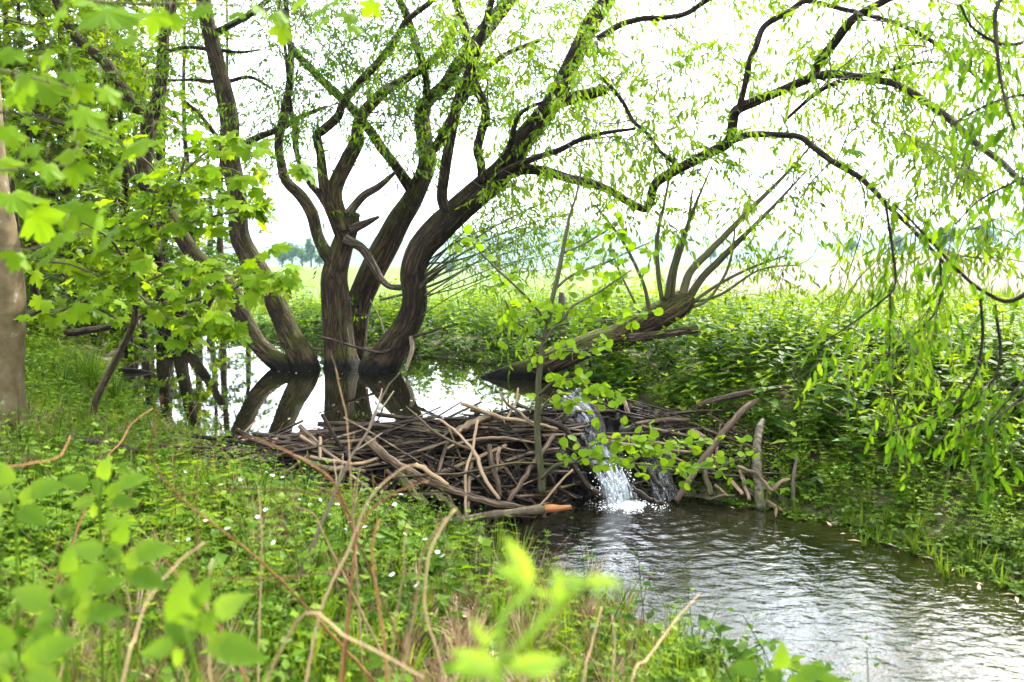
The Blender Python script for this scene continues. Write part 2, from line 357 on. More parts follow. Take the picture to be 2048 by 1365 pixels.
# ------------------------------------------------------------------ terrain
POND = np.array([(-2.0, 6.35), (-.87, 6.95), (-.1, 7.5), (.55, 7.8), (1.04, 8.15), (1.1, 8.8), (.7, 9.6), (.1, 10.6), (-.5, 11.5), (-1.2, 12.0), (-2.2, 12.6), (-3.2, 13.4),
                 (-4.2, 15), (-5, 16.5), (-5.6, 18.5), (-6.6, 19), (-7.4, 18), (-7, 15.5), (-5.8, 13), (-5.0, 11), (-4.2, 9.4), (-3.3, 7.8), (-2.6, 6.8)])
STREAM = np.array([(-.9, 6.5), (-.1, 6.75), (.64, 7.3), (1.34, 7.35), (1.95, 7.05), (2.5, 6.5), (3.06, 5.3), (3.5, 4.2), (3.9, 2.5), (4.2, 0), (4.2, -3), (2.4, -3), (2.2, 0),
                   (1.9, 2), (1.3, 3.6), (.7, 4.7), (.1, 5.4), (-.4, 5.9)])
ZS = -0.68
def sdist(poly, x, y):
    """signed distance to polygon, negative inside"""
    x = np.asarray(x, float); y = np.asarray(y, float); d = np.full(x.shape, 1e9); ins = np.zeros(x.shape, bool)
    for (x1, y1), (x2, y2) in zip(poly, np.roll(poly, -1, axis=0)):
        ex, ey = x2 - x1, y2 - y1; t = np.clip(((x - x1) * ex + (y - y1) * ey) / (ex * ex + ey * ey), 0, 1)
        d = np.minimum(d, np.hypot(x - x1 - t * ex, y - y1 - t * ey))
        c = (y1 > y) != (y2 > y); ins ^= c & (x < (x2 - x1) * (y - y1) / ((y2 - y1) if y2 != y1 else 1e-9) + x1)
    return np.where(ins, -d, d)
_dy = [-5, 0, 3, 5, 7, 8, 10, 13, 17, 20, 26, 60]; _dx = [3.3, 3.2, 2.6, 1.9, 1.1, .6, -.6, -3, -5.6, -7.6, -11, -30]
def ground_z(x, y):
    x = np.asarray(x, float); y = np.asarray(y, float)
    side = sstep(-0.6, 0.6, x - np.interp(y, _dy, _dx))
    zl = -0.46 + (0.165 - 0.03 * sstep(4.5, 6.5, y)) * np.clip(-x, -1.0, 5.4) + 0.03 * wob(x, y, 1.3)
    yy = np.maximum(y, 1.0); u = x / yy
    slope = np.clip(-0.008 + 0.05 * u, -0.022, 0.022) * sstep(-0.42, -0.3, u)
    far = slope * np.clip(y - 16, 0, 420)
    zr = 0.16 + 0.05 * wob(x, y, 0.9) * sstep(60, 20, y) + far
    z = zl * (1 - side) + zr * side
    dp = sdist(POND, x, y); ds = sdist(STREAM, x, y)
    z = np.where(dp > 0, 0.0 + (z - 0.0) * sstep(0, 0.9, dp), np.minimum(z, -0.35 * sstep(0, 0.6, -dp)))
    w = np.where(side > 0.5, 2.3, 1.3)
    z = np.where(ds > 0, ZS + (z - ZS) * (0.5 * np.clip(ds / w, 0, 1) ** 0.8 + 0.5 * sstep(0, 1, ds / w)), ZS - 0.02 - 0.25 * sstep(0, 0.6, -ds))
    return z
def axis_grid(lo, hi, nlo, nhi, step, grow=1.18):
    a = list(np.arange(nlo, nhi + 1e-6, step)); s = step
    while a[-1] < hi: s *= grow; a.append(a[-1] + s)
    s = step
    while a[0] > lo: s *= grow; a.insert(0, a[0] - s)
    return np.array(a)
gx = axis_grid(-2600, 2600, -9, 9, 0.14); gy = axis_grid(-40, 3000, -0.5, 20, 0.14)
X, Y = np.meshgrid(gx, gy); Z = ground_z(X, Y) + 0.015 * wob(X, Y, 7.0) * (np.hypot(X, Y) < 30)
nx = len(gx); i, j = np.meshgrid(np.arange(len(gy) - 1), np.arange(nx - 1), indexing='ij')
Q = np.stack([i * nx + j, i * nx + j + 1, (i + 1) * nx + j + 1, (i + 1) * nx + j], -1).reshape(-1, 4)
tag(pobj('ground', np.stack([X, Y, Z], -1).reshape(-1, 3), [Q], M_ground), 'earthy stream banks under the plants', kind='structure')

def sector(name, p0, p1, d0, d1, m, off, label, npx=60, nd=50):
    U, D = np.meshgrid((np.linspace(p0, p1, npx) - 1024) / F, np.geomspace(d0, d1, nd))
    x = U * D; y = D; V = np.stack([x, y, ground_z(x, y) + off], -1).reshape(-1, 3)
    i, j = np.meshgrid(np.arange(nd - 1), np.arange(npx - 1), indexing='ij')
    Q = np.stack([i * npx + j, i * npx + j + 1, (i + 1) * npx + j + 1, (i + 1) * npx + j], -1).reshape(-1, 4)
    return tag(pobj(name, V, [Q], m), label, kind='structure')
sector('meadow', 380, 1900, 16.5, 560, M_meadow, 0.05, 'bright green meadow beyond the right bank')
sector('field', 1330, 3400, 21, 150, M_field, 0.12, 'pale bare ploughed field beyond the nettles')
sector('meadow', 1330, 3400, 150, 240, M_meadow, 0.16, 'thin green strip behind the ploughed field')
sector('field', 1640, 3400, 240, 330, M_rape, 0.2, 'yellow flowering crop strip in the distance')
# wooded hills on the horizon
npx, nd = 120, 14
U, Tt = np.meshgrid((np.linspace(-900, 3600, npx) - 1024) / F, np.linspace(0, 1, nd)); Dh = 900 + 900 * Tt
top = (530 - (476 - 46 * sstep(0.25, 0.6, U) - 14 * np.sin(U * 9 + 1) - 6 * np.sin(U * 23))) / F * 1500 + 5
Zh = -12 + (top + 12) * sstep(0, 0.75, Tt) + 5 * np.sin(U * 70) * Tt
i, j = np.meshgrid(np.arange(nd - 1), np.arange(npx - 1), indexing='ij')
tag(pobj('hills', np.stack([U * Dh, Dh, Zh], -1).reshape(-1, 3), [np.stack([i * npx + j, i * npx + j + 1, (i + 1) * npx + j + 1, (i + 1) * npx + j], -1).reshape(-1, 4)], M_hill),
    'faint blue wooded hills on the horizon', kind='structure')

# water sheets
def water_sheet(name, poly, z, step, m, label, amp=0.0, margin=0.3, ymin=-2.5):
    ax = np.arange(poly[:, 0].min() - .4, poly[:, 0].max() + .4, step); ay = np.arange(max(ymin, poly[:, 1].min() - .4), poly[:, 1].max() + .4, step)
    X, Y = np.meshgrid(ax, ay); d = sdist(poly, X, Y); n = len(ax)
    Zw = np.full(X.shape, z)
    if amp:
        d0 = np.hypot(X - 0.92, Y - 7.15); fall = np.exp(-d0 / 1.5) + 0.13
        rip = np.sin(34 * d0 + 7 * wob(X, Y, 2.5)) * 0.25 + 1.2 * wob(X * 3, Y * 3, 4.5) + 0.8 * wob(X * 5 + 3, Y * 5, 7.0)
        Zw = Zw + amp * fall * rip
    i, j = np.meshgrid(np.arange(len(ay) - 1), np.arange(n - 1), indexing='ij')
    keep = (d[:-1, :-1] < margin)
    i, j = i[keep], j[keep]
    Q = np.stack([i * n + j, i * n + j + 1, (i + 1) * n + j + 1, (i + 1) * n + j], -1)
    return tag(pobj(name, np.stack([X, Y, Zw], -1).reshape(-1, 3), [Q], m), label, kind='structure')
water_sheet('pond_water', POND, 0.0, 0.12, M_pond, 'still mirror-like pond water held back by the dam', margin=0.12)
water_sheet('stream_water', STREAM, ZS, 0.025, M_stream, 'rippled stream water below the dam', amp=0.008, margin=0.25)
# ------------------------------------------------------------------ leaf shapes (x along the leaf, y across, z up), length 1
def fan(center, ring):
    V = np.vstack([[center], ring]); n = len(ring); k = np.arange(n)
    return V.astype(float), np.stack([np.zeros(n, int), 1 + k, 1 + (k + 1) % n], -1)
def strip_leaf(prof, fold=0.25, curl=0.25, teeth=0.0):
    """leaf with a midrib; prof = [(x, halfwidth)] interior stations"""
    xs = [0] + [p[0] for p in prof] + [1]; V = []; T = []
    V.append((0, 0, 0))
    for x, w in prof:
        zc = -curl * x * x
        V += [(x, 0, zc), (x - teeth * w, w, zc + fold * w), (x - teeth * w, -w, zc + fold * w)]
    V.append((1, 0, -curl)); n = len(prof)
    T += [(0, 1, 2), (0, 3, 1)]
    for k in range(n - 1):
        a = 1 + 3 * k; b = a + 3
        T += [(a, b, b + 1), (a, b + 1, a + 1), (a, a + 2, b + 2), (a, b + 2, b)]
    a = 1 + 3 * (n - 1); e = len(V) - 1
    T += [(a, e, a + 1), (a, a + 2, e)]
    return np.array(V, float), np.array(T)
A_willow = strip_leaf([(0.42, 0.125)], 0.5, 0.22)
A_willow_wide = strip_leaf([(0.2, 0.12), (0.45, 0.17), (0.75, 0.11)], 0.45, 0.25)
A_willow_mid = strip_leaf([(0.42, 0.15)], 0.45, 0.22)
A_nettle = strip_leaf([(0.12, 0.22), (0.4, 0.30), (0.72, 0.17)], 0.3, 0.22, 0.25)
A_ovate = strip_leaf([(0.15, 0.22), (0.5, 0.30), (0.82, 0.16)], 0.25, 0.18)
A_ovate_low = strip_leaf([(0.35, 0.30)], 0.25, 0.18)
A_big = strip_leaf([(.06, .16), (.14, .27), (.24, .30), (.36, .33), (.48, .29), (.60, .27), (.72, .20), (.84, .14), (.93, .07)], .22, .25, .0)
for _k in range(9):
    _m = 1 + 3 * _k; A_big[0][_m + 1:_m + 3, 0] -= .05 if _k % 2 else -.02; A_big[0][_m + 1:_m + 3, 2] += .025 if _k % 2 else -.02
A_round_low = strip_leaf([(0.4, 0.42), (.85, .28)], 0.12, 0.12)
A_nettle_low = strip_leaf([(0.18, 0.27), (.55, .24)], 0.3, 0.22, .2)
A_round = strip_leaf([(0.12, 0.26), (0.45, 0.45), (0.8, 0.34), (0.95, 0.14)], 0.12, 0.12)
A_small = (np.array([(0, 0, 0), (0.5, 0.22, 0.06), (1, 0, -0.1), (0.5, -0.22, 0.06)], float), np.array([(0, 1, 2), (0, 2, 3)]))
A_narrow = (np.array([(0, 0, 0), (0.5, 0.1, 0.03), (1, 0, -0.1), (0.5, -0.1, 0.03)], float), np.array([(0, 1, 2), (0, 2, 3)]))
half = [(-.10, .17), (-.04, .40), (.10, .30), (.17, .40), (.42, .64), (.46, .47), (.60, .50), (.50, .22), (.66, .26), (.76, .22), (.80, .10)]
ring = [(0, 0)] + half + [(1, 0)] + [(x, -y) for x, y in half[::-1]]
def leafz(x, y, k): r = math.hypot(x - .2, y); return -0.32 * r * r + (0.05 if k % 2 else -0.02)
_r = [(x, y, leafz(x, y, k)) for k, (x, y) in enumerate(ring)]
A_maple = fan((0.2, 0, 0.03), np.array(_r))
half2 = [(-.05, .38), (.15, .30), (.42, .62), (.50, .22), (.74, .22)]
ring2 = [(0, 0)] + half2 + [(1, 0)] + [(x, -y) for x, y in half2[::-1]]
A_maple_low = fan((0.2, 0, 0.03), np.array([(x, y, leafz(x, y, k)) for k, (x, y) in enumerate(ring2)]))

def rand_unit(n, g=rng):
    v = g.normal(size=(n, 3)); return norm(v)

# ------------------------------------------------------------------ dam
dpx = [440, 470, 600, 800, 1000, 1150, 1250, 1400, 1520, 1560]
dyc = [893, 885, 868, 848, 826, 815, 805, 828, 872, 890]
dDc = [6.15, 6.25, 6.5, 6.9, 7.4, 7.75, 8.05, 8.1, 7.8, 7.6]
dyf = [945, 960, 1010, 1058, 1050, 1008, 1003, 1008, 1022, 1025]
dDf = [5.9, 5.95, 6.1, 6.42, 6.5, 7.08, 7.2, 7.2, 6.98, 6.9]
def dam_uv(px, v):
    """point on the dam face: v=0 crest, v=1 foot"""
    yc, Dc = np.interp(px, dpx, dyc), np.interp(px, dpx, dDc); yf, Df = np.interp(px, dpx, dyf), np.interp(px, dpx, dDf)
    c = at(px, yc, Dc); f = at(px, yf, Df)
    p = c + (f - c) * v
    p[1] -= 0.10 * sin(pi * min(max(v, 0), 1))
    return p
def dam_at(px, py, lift=0.05):
    yc, Dc = np.interp(px, dpx, dyc), np.interp(px, dpx, dDc); yf, Df = np.interp(px, dpx, dyf), np.interp(px, dpx, dDf)
    v = (py - yc) / (yf - yc)
    D = Dc + (Df - Dc) * min(max(v, -0.25), 1.1) - 0.10 * sin(pi * min(max(v, 0), 1)) - lift
    return at(px, py, D)
dam = thing('beaver_dam', at(1000, 1050, 6.6), 'beaver dam of piled dark sticks and branches across the stream', 'dam')
# mud core
pxs = np.linspace(440, 1560, 150); rows = []
for px in pxs:
    c = dam_uv(px, 0.0); f = dam_uv(px, 1.0); r = []
    back = np.array([0.15, 0.75, -0.45]); r.append(c + back); r.append(c + back * 0.55); r.append(c + np.array([0.05, 0.22, -0.05]))
    for v in np.linspace(0, 1.12, 22):
        p = dam_uv(px, v); p = p + np.array([0.0, 0.12, -0.015]); r.append(p)
    rows.append(r)
V = np.array(rows); ni, nj = V.shape[:2]
V[:, 3:, 1] += 0.05 * rng.normal(size=(ni, nj - 3)); V[:, 3:, 2] += 0.025 * rng.normal(size=(ni, nj - 3))
i, j = np.meshgrid(np.arange(ni - 1), np.arange(nj - 1), indexing='ij')
Q = np.stack([i * nj + j, i * nj + j + 1, (i + 1) * nj + j + 1, (i + 1) * nj + j], -1).reshape(-1, 4)
tag(pobj('mud_core', V.reshape(-1, 3), [Q], M_mud, dam), 'black wet mud packed between the sticks')

def stick(parent, P, R, m, name='stick', sides=7, n=None, rough=0.10, cutmat=None, seed=None, label=None):
    C = np.column_stack([P, np.broadcast_to(R, (len(P),))])
    S = catmull(C, n or max(4, 3 * len(P))); g = np.random.default_rng(seed if seed is not None else int(rng.integers(1e9)))
    S[1:-1, :3] += g.normal(size=(len(S) - 2, 3)) * S[1:-1, 3:4] * 0.18
    V, q, t, U = tube(S[:, :3], np.maximum(S[:, 3], 0.0015), sides, rough, int(g.integers(1e9)))
    o = pobj(name, V, [q, t], [m, cutmat or m], parent, uv=U, midx=[np.zeros(len(q)), np.ones(len(t))])
    if label: o['label'] = label
    return o
# traced sticks: (material, lift, [(px,py,r)...])
W, D_, S_, P_, G_ = M_stick_wet, M_stick, M_stick, M_stick_pale, M_stick_green
traced = [
 (P_, .20, [(922, 808, 3.5), (962, 821, 4), (1006, 837, 4), (1050, 843, 3.5), (1115, 859, 3)]),
 (S_, .22, [(1001, 786, 2), (1014, 808, 3), (1039, 826, 3.5), (1063, 848, 4), (1076, 857, 4)]),
 (P_, .18, [(1036, 777, 2), (1034, 799, 2.5), (1025, 817, 2.5), (1012, 841, 2.5)]),
 (G_, .12, [(1032, 808, 4), (1058, 819, 4), (1083, 828, 4)]),
 (P_, .16, [(910, 868, 7.5), (935, 854, 8), (957, 841, 7), (984, 832, 6)]),
 (P_, .22, [(955, 841, 3), (949, 872, 3), (944, 905, 3.2), (933, 938, 3.2), (931, 971, 3), (933, 1035, 3)]),
 (P_, .25, [(878, 839, 2.5), (909, 861, 3), (931, 883, 3), (949, 905, 4), (960, 933, 4), (973, 964, 4), (999, 999, 3.5)]),
 (P_, .24, [(812, 813, 1.5), (843, 841, 2), (874, 867, 2.5), (907, 885, 3), (942, 900, 3)]),
 (P_, .16, [(894, 898, 3), (922, 885, 3), (957, 878, 3), (995, 876, 3), (1039, 881, 2.5), (1072, 887, 2)]),
 (S_, .20, [(733, 878, 8), (760, 905, 10), (786, 925, 9), (819, 944, 9), (852, 960, 8), (896, 977, 8), (940, 993, 8), (995, 1008, 7), (1050, 1017, 6)]),
 (S_, .16, [(896, 883, 4), (885, 916, 4), (876, 949, 4.5)]),
 (S_, .18, [(979, 892, 5), (984, 927, 5.5), (995, 960, 5.5), (1000, 993, 5)]),
 (S_, .15, [(999, 898, 4.5), (993, 929, 4.5), (990, 950, 4)]),
 (P_, .20, [(1107, 872, 4.5), (1080, 911, 5), (1050, 953, 5), (1017, 1004, 5)]),
 (G_, .24, [(790, 955, 2), (852, 951, 2.5), (907, 949, 2.5), (962, 940, 2.5), (1006, 929, 2.5), (1050, 927, 2.5), (1120, 929, 2)]),
 (P_, .28, [(830, 929, 5), (856, 944, 5), (896, 971, 4.5)]),
 (S_, .15, [(834, 903, 3), (865, 894, 3), (891, 885, 2.5)]),
 (W, .13, [(843, 907, 3), (874, 922, 3), (918, 940, 3), (951, 955, 3), (984, 993, 3)]),
 (G_, .12, [(797, 949, 9), (825, 982, 9), (852, 1010, 8)]),
 (G_, .15, [(874, 988, 7), (900, 1010, 7), (924, 1037, 6)]),
 (W, .10, [(1095, 1038, 6), (1150, 1034, 6), (1195, 1030, 5)]),
 (S_, .14, [(587, 914, 5), (620, 927, 6), (653, 938, 6), (697, 938, 6), (730, 944, 5)]),
 (P_, .16, [(620, 914, 3.5), (664, 922, 4), (708, 929, 4), (760, 916, 3.5)]),
 (W, .10, [(505, 869, 5), (554, 874, 5), (587, 881, 4)]),
 (S_, .10, [(470, 909, 3), (500, 903, 3)]),
 (S_, .12, [(1271, 848, 4.5), (1326, 842, 4.5), (1378, 840, 4)]),
 (S_, .12, [(1321, 867, 3), (1359, 860, 3), (1403, 859, 2.5)]),
 (S_, .15, [(1383, 863, 7), (1409, 876, 6.5)]),
 (S_, .10, [(1247, 799, 4), (1258, 832, 5)]),
 (W, .14, [(1198, 802, 1.8), (1233, 821, 2), (1271, 830, 2), (1304, 837, 2)]),
 (S_, .16, [(1220, 882, 2.5), (1271, 892, 3), (1315, 898, 3), (1383, 905, 3)]),
 (W, .16, [(1260, 973, 5), (1282, 988, 5.5), (1304, 1002, 5), (1328, 1007, 4)]),
 (W, .14, [(1293, 931, 5), (1308, 960, 5), (1321, 977, 4)]),
 (S_, .12, [(1266, 933, 2), (1299, 969, 2)]),
 (S_, .16, [(1251, 927, 2), (1256, 955, 2), (1258, 984, 2)]),
 (S_, .22, [(1084, 837, 5), (1128, 856, 5), (1154, 889, 4.5), (1172, 916, 4.5), (1189, 944, 4)]),
 (W, .18, [(1119, 903, 5), (1150, 933, 6), (1167, 964, 6), (1203, 995, 6)]),
 (S_, .14, [(1095, 944, 4), (1112, 971, 4), (1134, 986, 4), (1163, 997, 3.5)]),
 (P_, .22, [(1145, 940, 2), (1120, 965, 2.5), (1095, 995, 2.5), (1075, 1015, 2)]),
 (G_, .14, [(1403, 928, 6), (1412, 955, 6), (1422, 991, 5.5)]),
 (P_, .12, [(1464, 963, 4), (1485, 989, 4)]),
 (S_, .12, [(1481, 942, 4), (1490, 970, 4), (1499, 1000, 4)]),
 (S_, .10, [(1430, 970, 3), (1455, 992, 3)]),
 (W, .08, [(1441, 1021, 6), (1480, 1019, 6), (1505, 1013, 6)]),
 (S_, .14, [(1420, 1000, 2.5), (1445, 992, 3), (1470, 991, 2.5)]),
 (W, .12, [(690, 895, 5), (700, 930, 5), (720, 960, 5)]),
 (S_, .18, [(640, 875, 3.5), (640, 905, 3.5), (642, 920, 3)]),
 (W, .12, [(740, 960, 6), (780, 1000, 7), (830, 1035, 6)]),
 (S_, .15, [(700, 950, 4), (745, 985, 4), (770, 1030, 4)]),
]
for m, lift, pts in traced:
    P = np.array([dam_at(x, y, lift) for x, y, r in pts]); R = np.array([pxw(r, p[1]) for (x, y, r), p in zip(pts, P)])
    so = stick(dam, P, R, m, 'stick', 8)
    gs = np.random.default_rng(int(pts[0][0] * 3 + pts[0][1]))
    for kk in range(int(gs.integers(0, 3)) if len(pts) > 2 else 0):
        q_ = P[int(gs.integers(1, len(P) - 1))]; dd = norm(rand_unit(1, gs)[0] + [0, -.4, .3]); Lk = gs.uniform(.03, .12); rk = R.mean() * .4
        Vk, qk, tk, Uk = tube(np.array([q_, q_ + dd * Lk * .6, q_ + dd * Lk]), [rk, rk * .8, rk * .5], 5); Vk = Vk - np.array(dam.location)
        put('twig_stub', make_mesh('twig_stub', Vk, [qk, tk], [m], uv=Uk), so)
g = np.random.default_rng(21)
def rand_stick(lmin, lmax, rmin, rmax, lift, n=4, crest=False):
    px = g.uniform(455, 1545); v = g.uniform(0.0, 1.02) if g.random() < (.4 if crest else .8) else g.uniform(0, .28)
    if (1135 < px < 1275 and g.random() < .88) or (px > 1300 and g.random() < .65): px = g.uniform(480, 1120)
    c = dam_uv(px, max(v, 0)); a = dam_uv(px + 6, v) - dam_uv(px - 6, v); b = dam_uv(px, 1) - dam_uv(px, 0)
    a, b = norm(a), norm(b); th = g.normal(0, 0.2) if v < .3 else (g.normal(0, 0.55) if g.random() < .62 else g.uniform(-pi, pi))
    d = norm(a * cos(th) + b * sin(th) + g.normal(size=3) * 0.13); Ls = g.uniform(lmin, lmax)
    c = c + np.array([0, -lift * g.uniform(0.1, 1), 0.02]); k = np.linspace(-.5, .5, n)
    bend = norm(g.normal(size=3)) * g.uniform(0, .045) * Ls
    P = c + d * (k * Ls)[:, None] + bend * (1 - 4 * k ** 2)[:, None]
    r = g.uniform(rmin, rmax); return P, r * np.linspace(1, g.uniform(.5, .9), n)
for k in range(240):
    P, R = rand_stick(0.25, 1.0, 0.006, 0.021, 0.10)
    u = g.random(); stick(dam, P, R, W if u < .36 else (S_ if u < .88 else (P_ if u < .95 else G_)), 'stick', 6, 5, seed=k)
acc = Acc(); accb = Acc()
for k in range(1200):
    P, R = rand_stick(0.1, 0.5, 0.0016, 0.006, 0.10, crest=True)
    (acc if g.random() < .65 else accb).tube(P, R, 4)
acc.build('twig_litter', M_stick_wet, dam, 'stuff')['label'] = 'dark wet twigs jammed between the sticks'
accb.build('twig_litter', M_stick, dam, 'stuff')['label'] = 'dry brown twigs jammed between the sticks'

def log(name, label, pts, D0, D1, m, cat='log', sides=12, cutmat=None, group=None, rough=.07, z0=None):
    n = len(pts); P = np.array([at(x, y, D0 + (D1 - D0) * k / (n - 1)) for k, (x, y, r) in enumerate(pts)])
    R = np.array([pxw(r, p[1]) for (x, y, r), p in zip(pts, P)])
    C = catmull(np.column_stack([P, R * .88]), 5 * n); gl = np.random.default_rng(int(abs(pts[0][0]))); C[:, :3] += np.cumsum(gl.normal(size=(len(C), 3)), 0) * .0018; C[:, 3] *= 1 + .07 * gl.normal(size=len(C)); C[-1, 3] *= .7; V, q, t, U = tube(C[:, :3], C[:, 3], sides, rough, int(abs(pts[0][0])))
    o = thing(name, P[0], label, cat, group)
    pobj('bark', V, [q, t], [m, cutmat or m], o, uv=U, midx=[np.zeros(len(q)), np.ones(len(t))])
    return o, C
# gnawed log at the foot of the dam
o, C = log('log', 'smooth grey log with orange gnawed end lying along the foot of the dam', [(778, 1050, 6), (841, 1046, 7), (909, 1040, 8), (977, 1031, 9), (1045, 1023, 9.5), (1092, 1019, 9.5)], 6.15, 6.28, M_greylog)
e = [at(1090, 1019, 6.28), at(1106, 1017, 6.28), at(1124, 1015, 6.28), at(1142, 1012, 6.285)]
V, q, t, U = tube(np.array(e), pxw(np.array([8.6, 8.4, 8.2, 7.4]), 6.28), 10, .2, 3)
V[:, 2] -= np.where((V[:, 0] > e[1][0]) & (V[:, 2] > e[1][2]), 0.45, 0) * (V[:, 2] - e[1][2])
tag(pobj('gnawed_end', V, [q, t], M_gnaw, o, uv=U), 'orange tooth-marked end of the log')
log('log', 'long pale peeled pole leaning from the water up the right bank', [(1352, 1002, 7), (1395, 937, 8), (1436, 880, 8), (1478, 830, 7.5), (1516, 800, 6.5)], 7.05, 7.75, M_stick_pale)
log('log', 'mottled pale log standing steeply in the stream edge at the right end of the dam', [(1523, 1018, 12), (1516, 965, 11.5), (1513, 910, 11), (1517, 868, 9.5), (1527, 836, 8)], 6.88, 7.6, M_birch)
log('log', 'dark brown fallen branch half hidden in the nettles above the leaning pole', [(1394, 813, 8), (1464, 794, 7), (1535, 780, 7), (1581, 773, 5)], 8.0, 7.9, M_stick)
log('log', 'thin upright weathered stake at the water edge right of the mottled log', [(1587, 1012, 4.5), (1587, 951, 4.2), (1594, 911, 3.5)], 6.9, 6.95, M_post, 'stake')
log('log', 'crooked brown branch lying across the mottled log', [(1475, 932, 3), (1511, 946, 4), (1527, 963, 4.5), (1546, 979, 4.5), (1560, 965, 4.5), (1581, 958, 4)], 6.78, 6.75, M_stick, 'branch')
log('log', 'brown rotten log lying in the herbs on the left bank', [(140, 872, 6), (180, 882, 8), (225, 892, 9), (275, 905, 8)], 5.9, 5.6, M_stick)
log('log', 'dark mossy log slanting in the shade of the wood at far left', [(30, 646, 8), (80, 622, 9), (128, 596, 8)], 9.0, 9.4, M_bark_dark)
log('log', 'dark fallen trunk lying level in the wood behind the grass tuft', [(130, 668, 8), (180, 660, 8), (225, 652, 7)], 10.2, 10.6, M_bark_dark)
log('log', 'half sunken dark log pointing into the pond from the left bank', [(225, 741, 6), (262, 742, 7), (290, 744, 6), (312, 747, 3)], 10.3, 10.2, M_bark_dark)

# cascade through the gap of the dam
def cascade(name, path, label, nj=26, ni=60):
    C = catmull(np.array([list(dam_at(x, y, l)) + [pxw(w, 7.4), f] for x, y, w, l, f in path]), ni)
    a = np.linspace(-1, 1, nj); T = norm(np.gradient(C[:, :3], axis=0)); side = norm(np.cross(T, [0, -1, 0.25]))
    V = C[:, None, :3] + side[:, None] * (a[None, :, None] * C[:, 3][:, None, None])
    g = np.random.default_rng(5); nrm = np.cross(side, T)
    ii, jj = np.meshgrid(np.arange(ni), np.arange(nj), indexing='ij')
    lump = 0.045 * wob(jj * 0.9, ii * 0.22, 1.6) + 0.010 * g.normal(size=(ni, nj)) * (0.3 + C[:, 4][:, None] * 2) - 0.05 * (a[None] ** 4)
    V = V - np.sign((nrm * np.array([0, 1, 0])).sum(-1))[:, None, None] * nrm[:, None] * lump[..., None]
    i, j = np.meshgrid(np.arange(ni - 1), np.arange(nj - 1), indexing='ij')
    Q = np.stack([i * nj + j, i * nj + j + 1, (i + 1) * nj + j + 1, (i + 1) * nj + j], -1).reshape(-1, 4)
    ln = np.concatenate([[0], np.cumsum(np.linalg.norm(np.diff(C[:, :3], axis=0), axis=1))])
    U = np.stack([a[None] * C[:, 3][:, None], np.repeat(ln[:, None], nj, 1)], -1).reshape(-1, 2)
    tt = (C[:, 4][:, None] - 0.25 * a[None] ** 4).ravel()
    return tag(pobj(name, V.reshape(-1, 3), [Q], M_cascade, uv=U, tint=tt), label, kind='structure')
cascade('cascade_water', [(1120, 800, 40, -.30, .30), (1146, 818, 44, .02, .42), (1172, 848, 38, .08, .32), (1186, 880, 32, .09, .30), (1200, 915, 30, .11, .40), (1214, 940, 28, .13, .46), (1230, 968, 30, .16, .54), (1243, 1003, 36, .18, .44)], 'white water tumbling through the gap in the dam')
cascade('cascade_water', [(1285, 862, 30, .02, .2), (1300, 892, 26, .05, .2), (1312, 930, 26, .06, .26), (1325, 970, 28, .08, .32), (1335, 1003, 32, .10, .28)], 'thin sheet of water trickling over the right part of the dam')
# foam on the pool
acc = Acc(); g = np.random.default_rng(8)
for k in range(1500):
    r_ = abs(g.normal(0, 1)); th = g.uniform(0, 2 * pi)
    x = 0.93 + 0.17 * r_ * cos(th) + .02; y = 7.02 + 0.14 * r_ * sin(th) - 0.02 * r_
    s = g.uniform(.003, .014) * max(.2, 1.2 - .45 * r_)
    V, T = fan((0, 0, .35), np.array([(cos(q_), sin(q_), -.1) for q_ in np.linspace(0, 2 * pi, 7)[:-1]]))
    acc.add(V * s + np.array([x, y, ZS + .005 + 0.012 * max(0, 1 - r_) + g.normal(0, .003)]), None, T)
M_foam = noise_mat('foam', [(0.3, (.6, .63, .65)), (.7, (.75, .77, .78))], 30, rough=.35)
tag(acc.build('foam', M_foam), 'white foam where the cascade hits the stream', 'foam', kind='stuff')
acc = Acc(); n = 260
for k in range(n):
    p = dam_at(g.normal(1228, 22), g.normal(958, 24), .2 + abs(g.normal(0, .05))); s = g.uniform(.002, .006)
    V, T = fan((0, 0, 1), np.array([(cos(q_), sin(q_), 0) for q_ in np.linspace(0, 2 * pi, 6)[:-1]])); V2, T2 = fan((0, 0, -1), np.array([(cos(q_), sin(q_), 0) for q_ in np.linspace(2 * pi, 0, 6)[:-1]]))
    acc.add(V * s + p, None, T); acc.add(V2 * s + p, None, T2)
tag(acc.build('water_spray', M_foam), 'small droplets thrown up by the cascade', 'spray', kind='stuff')

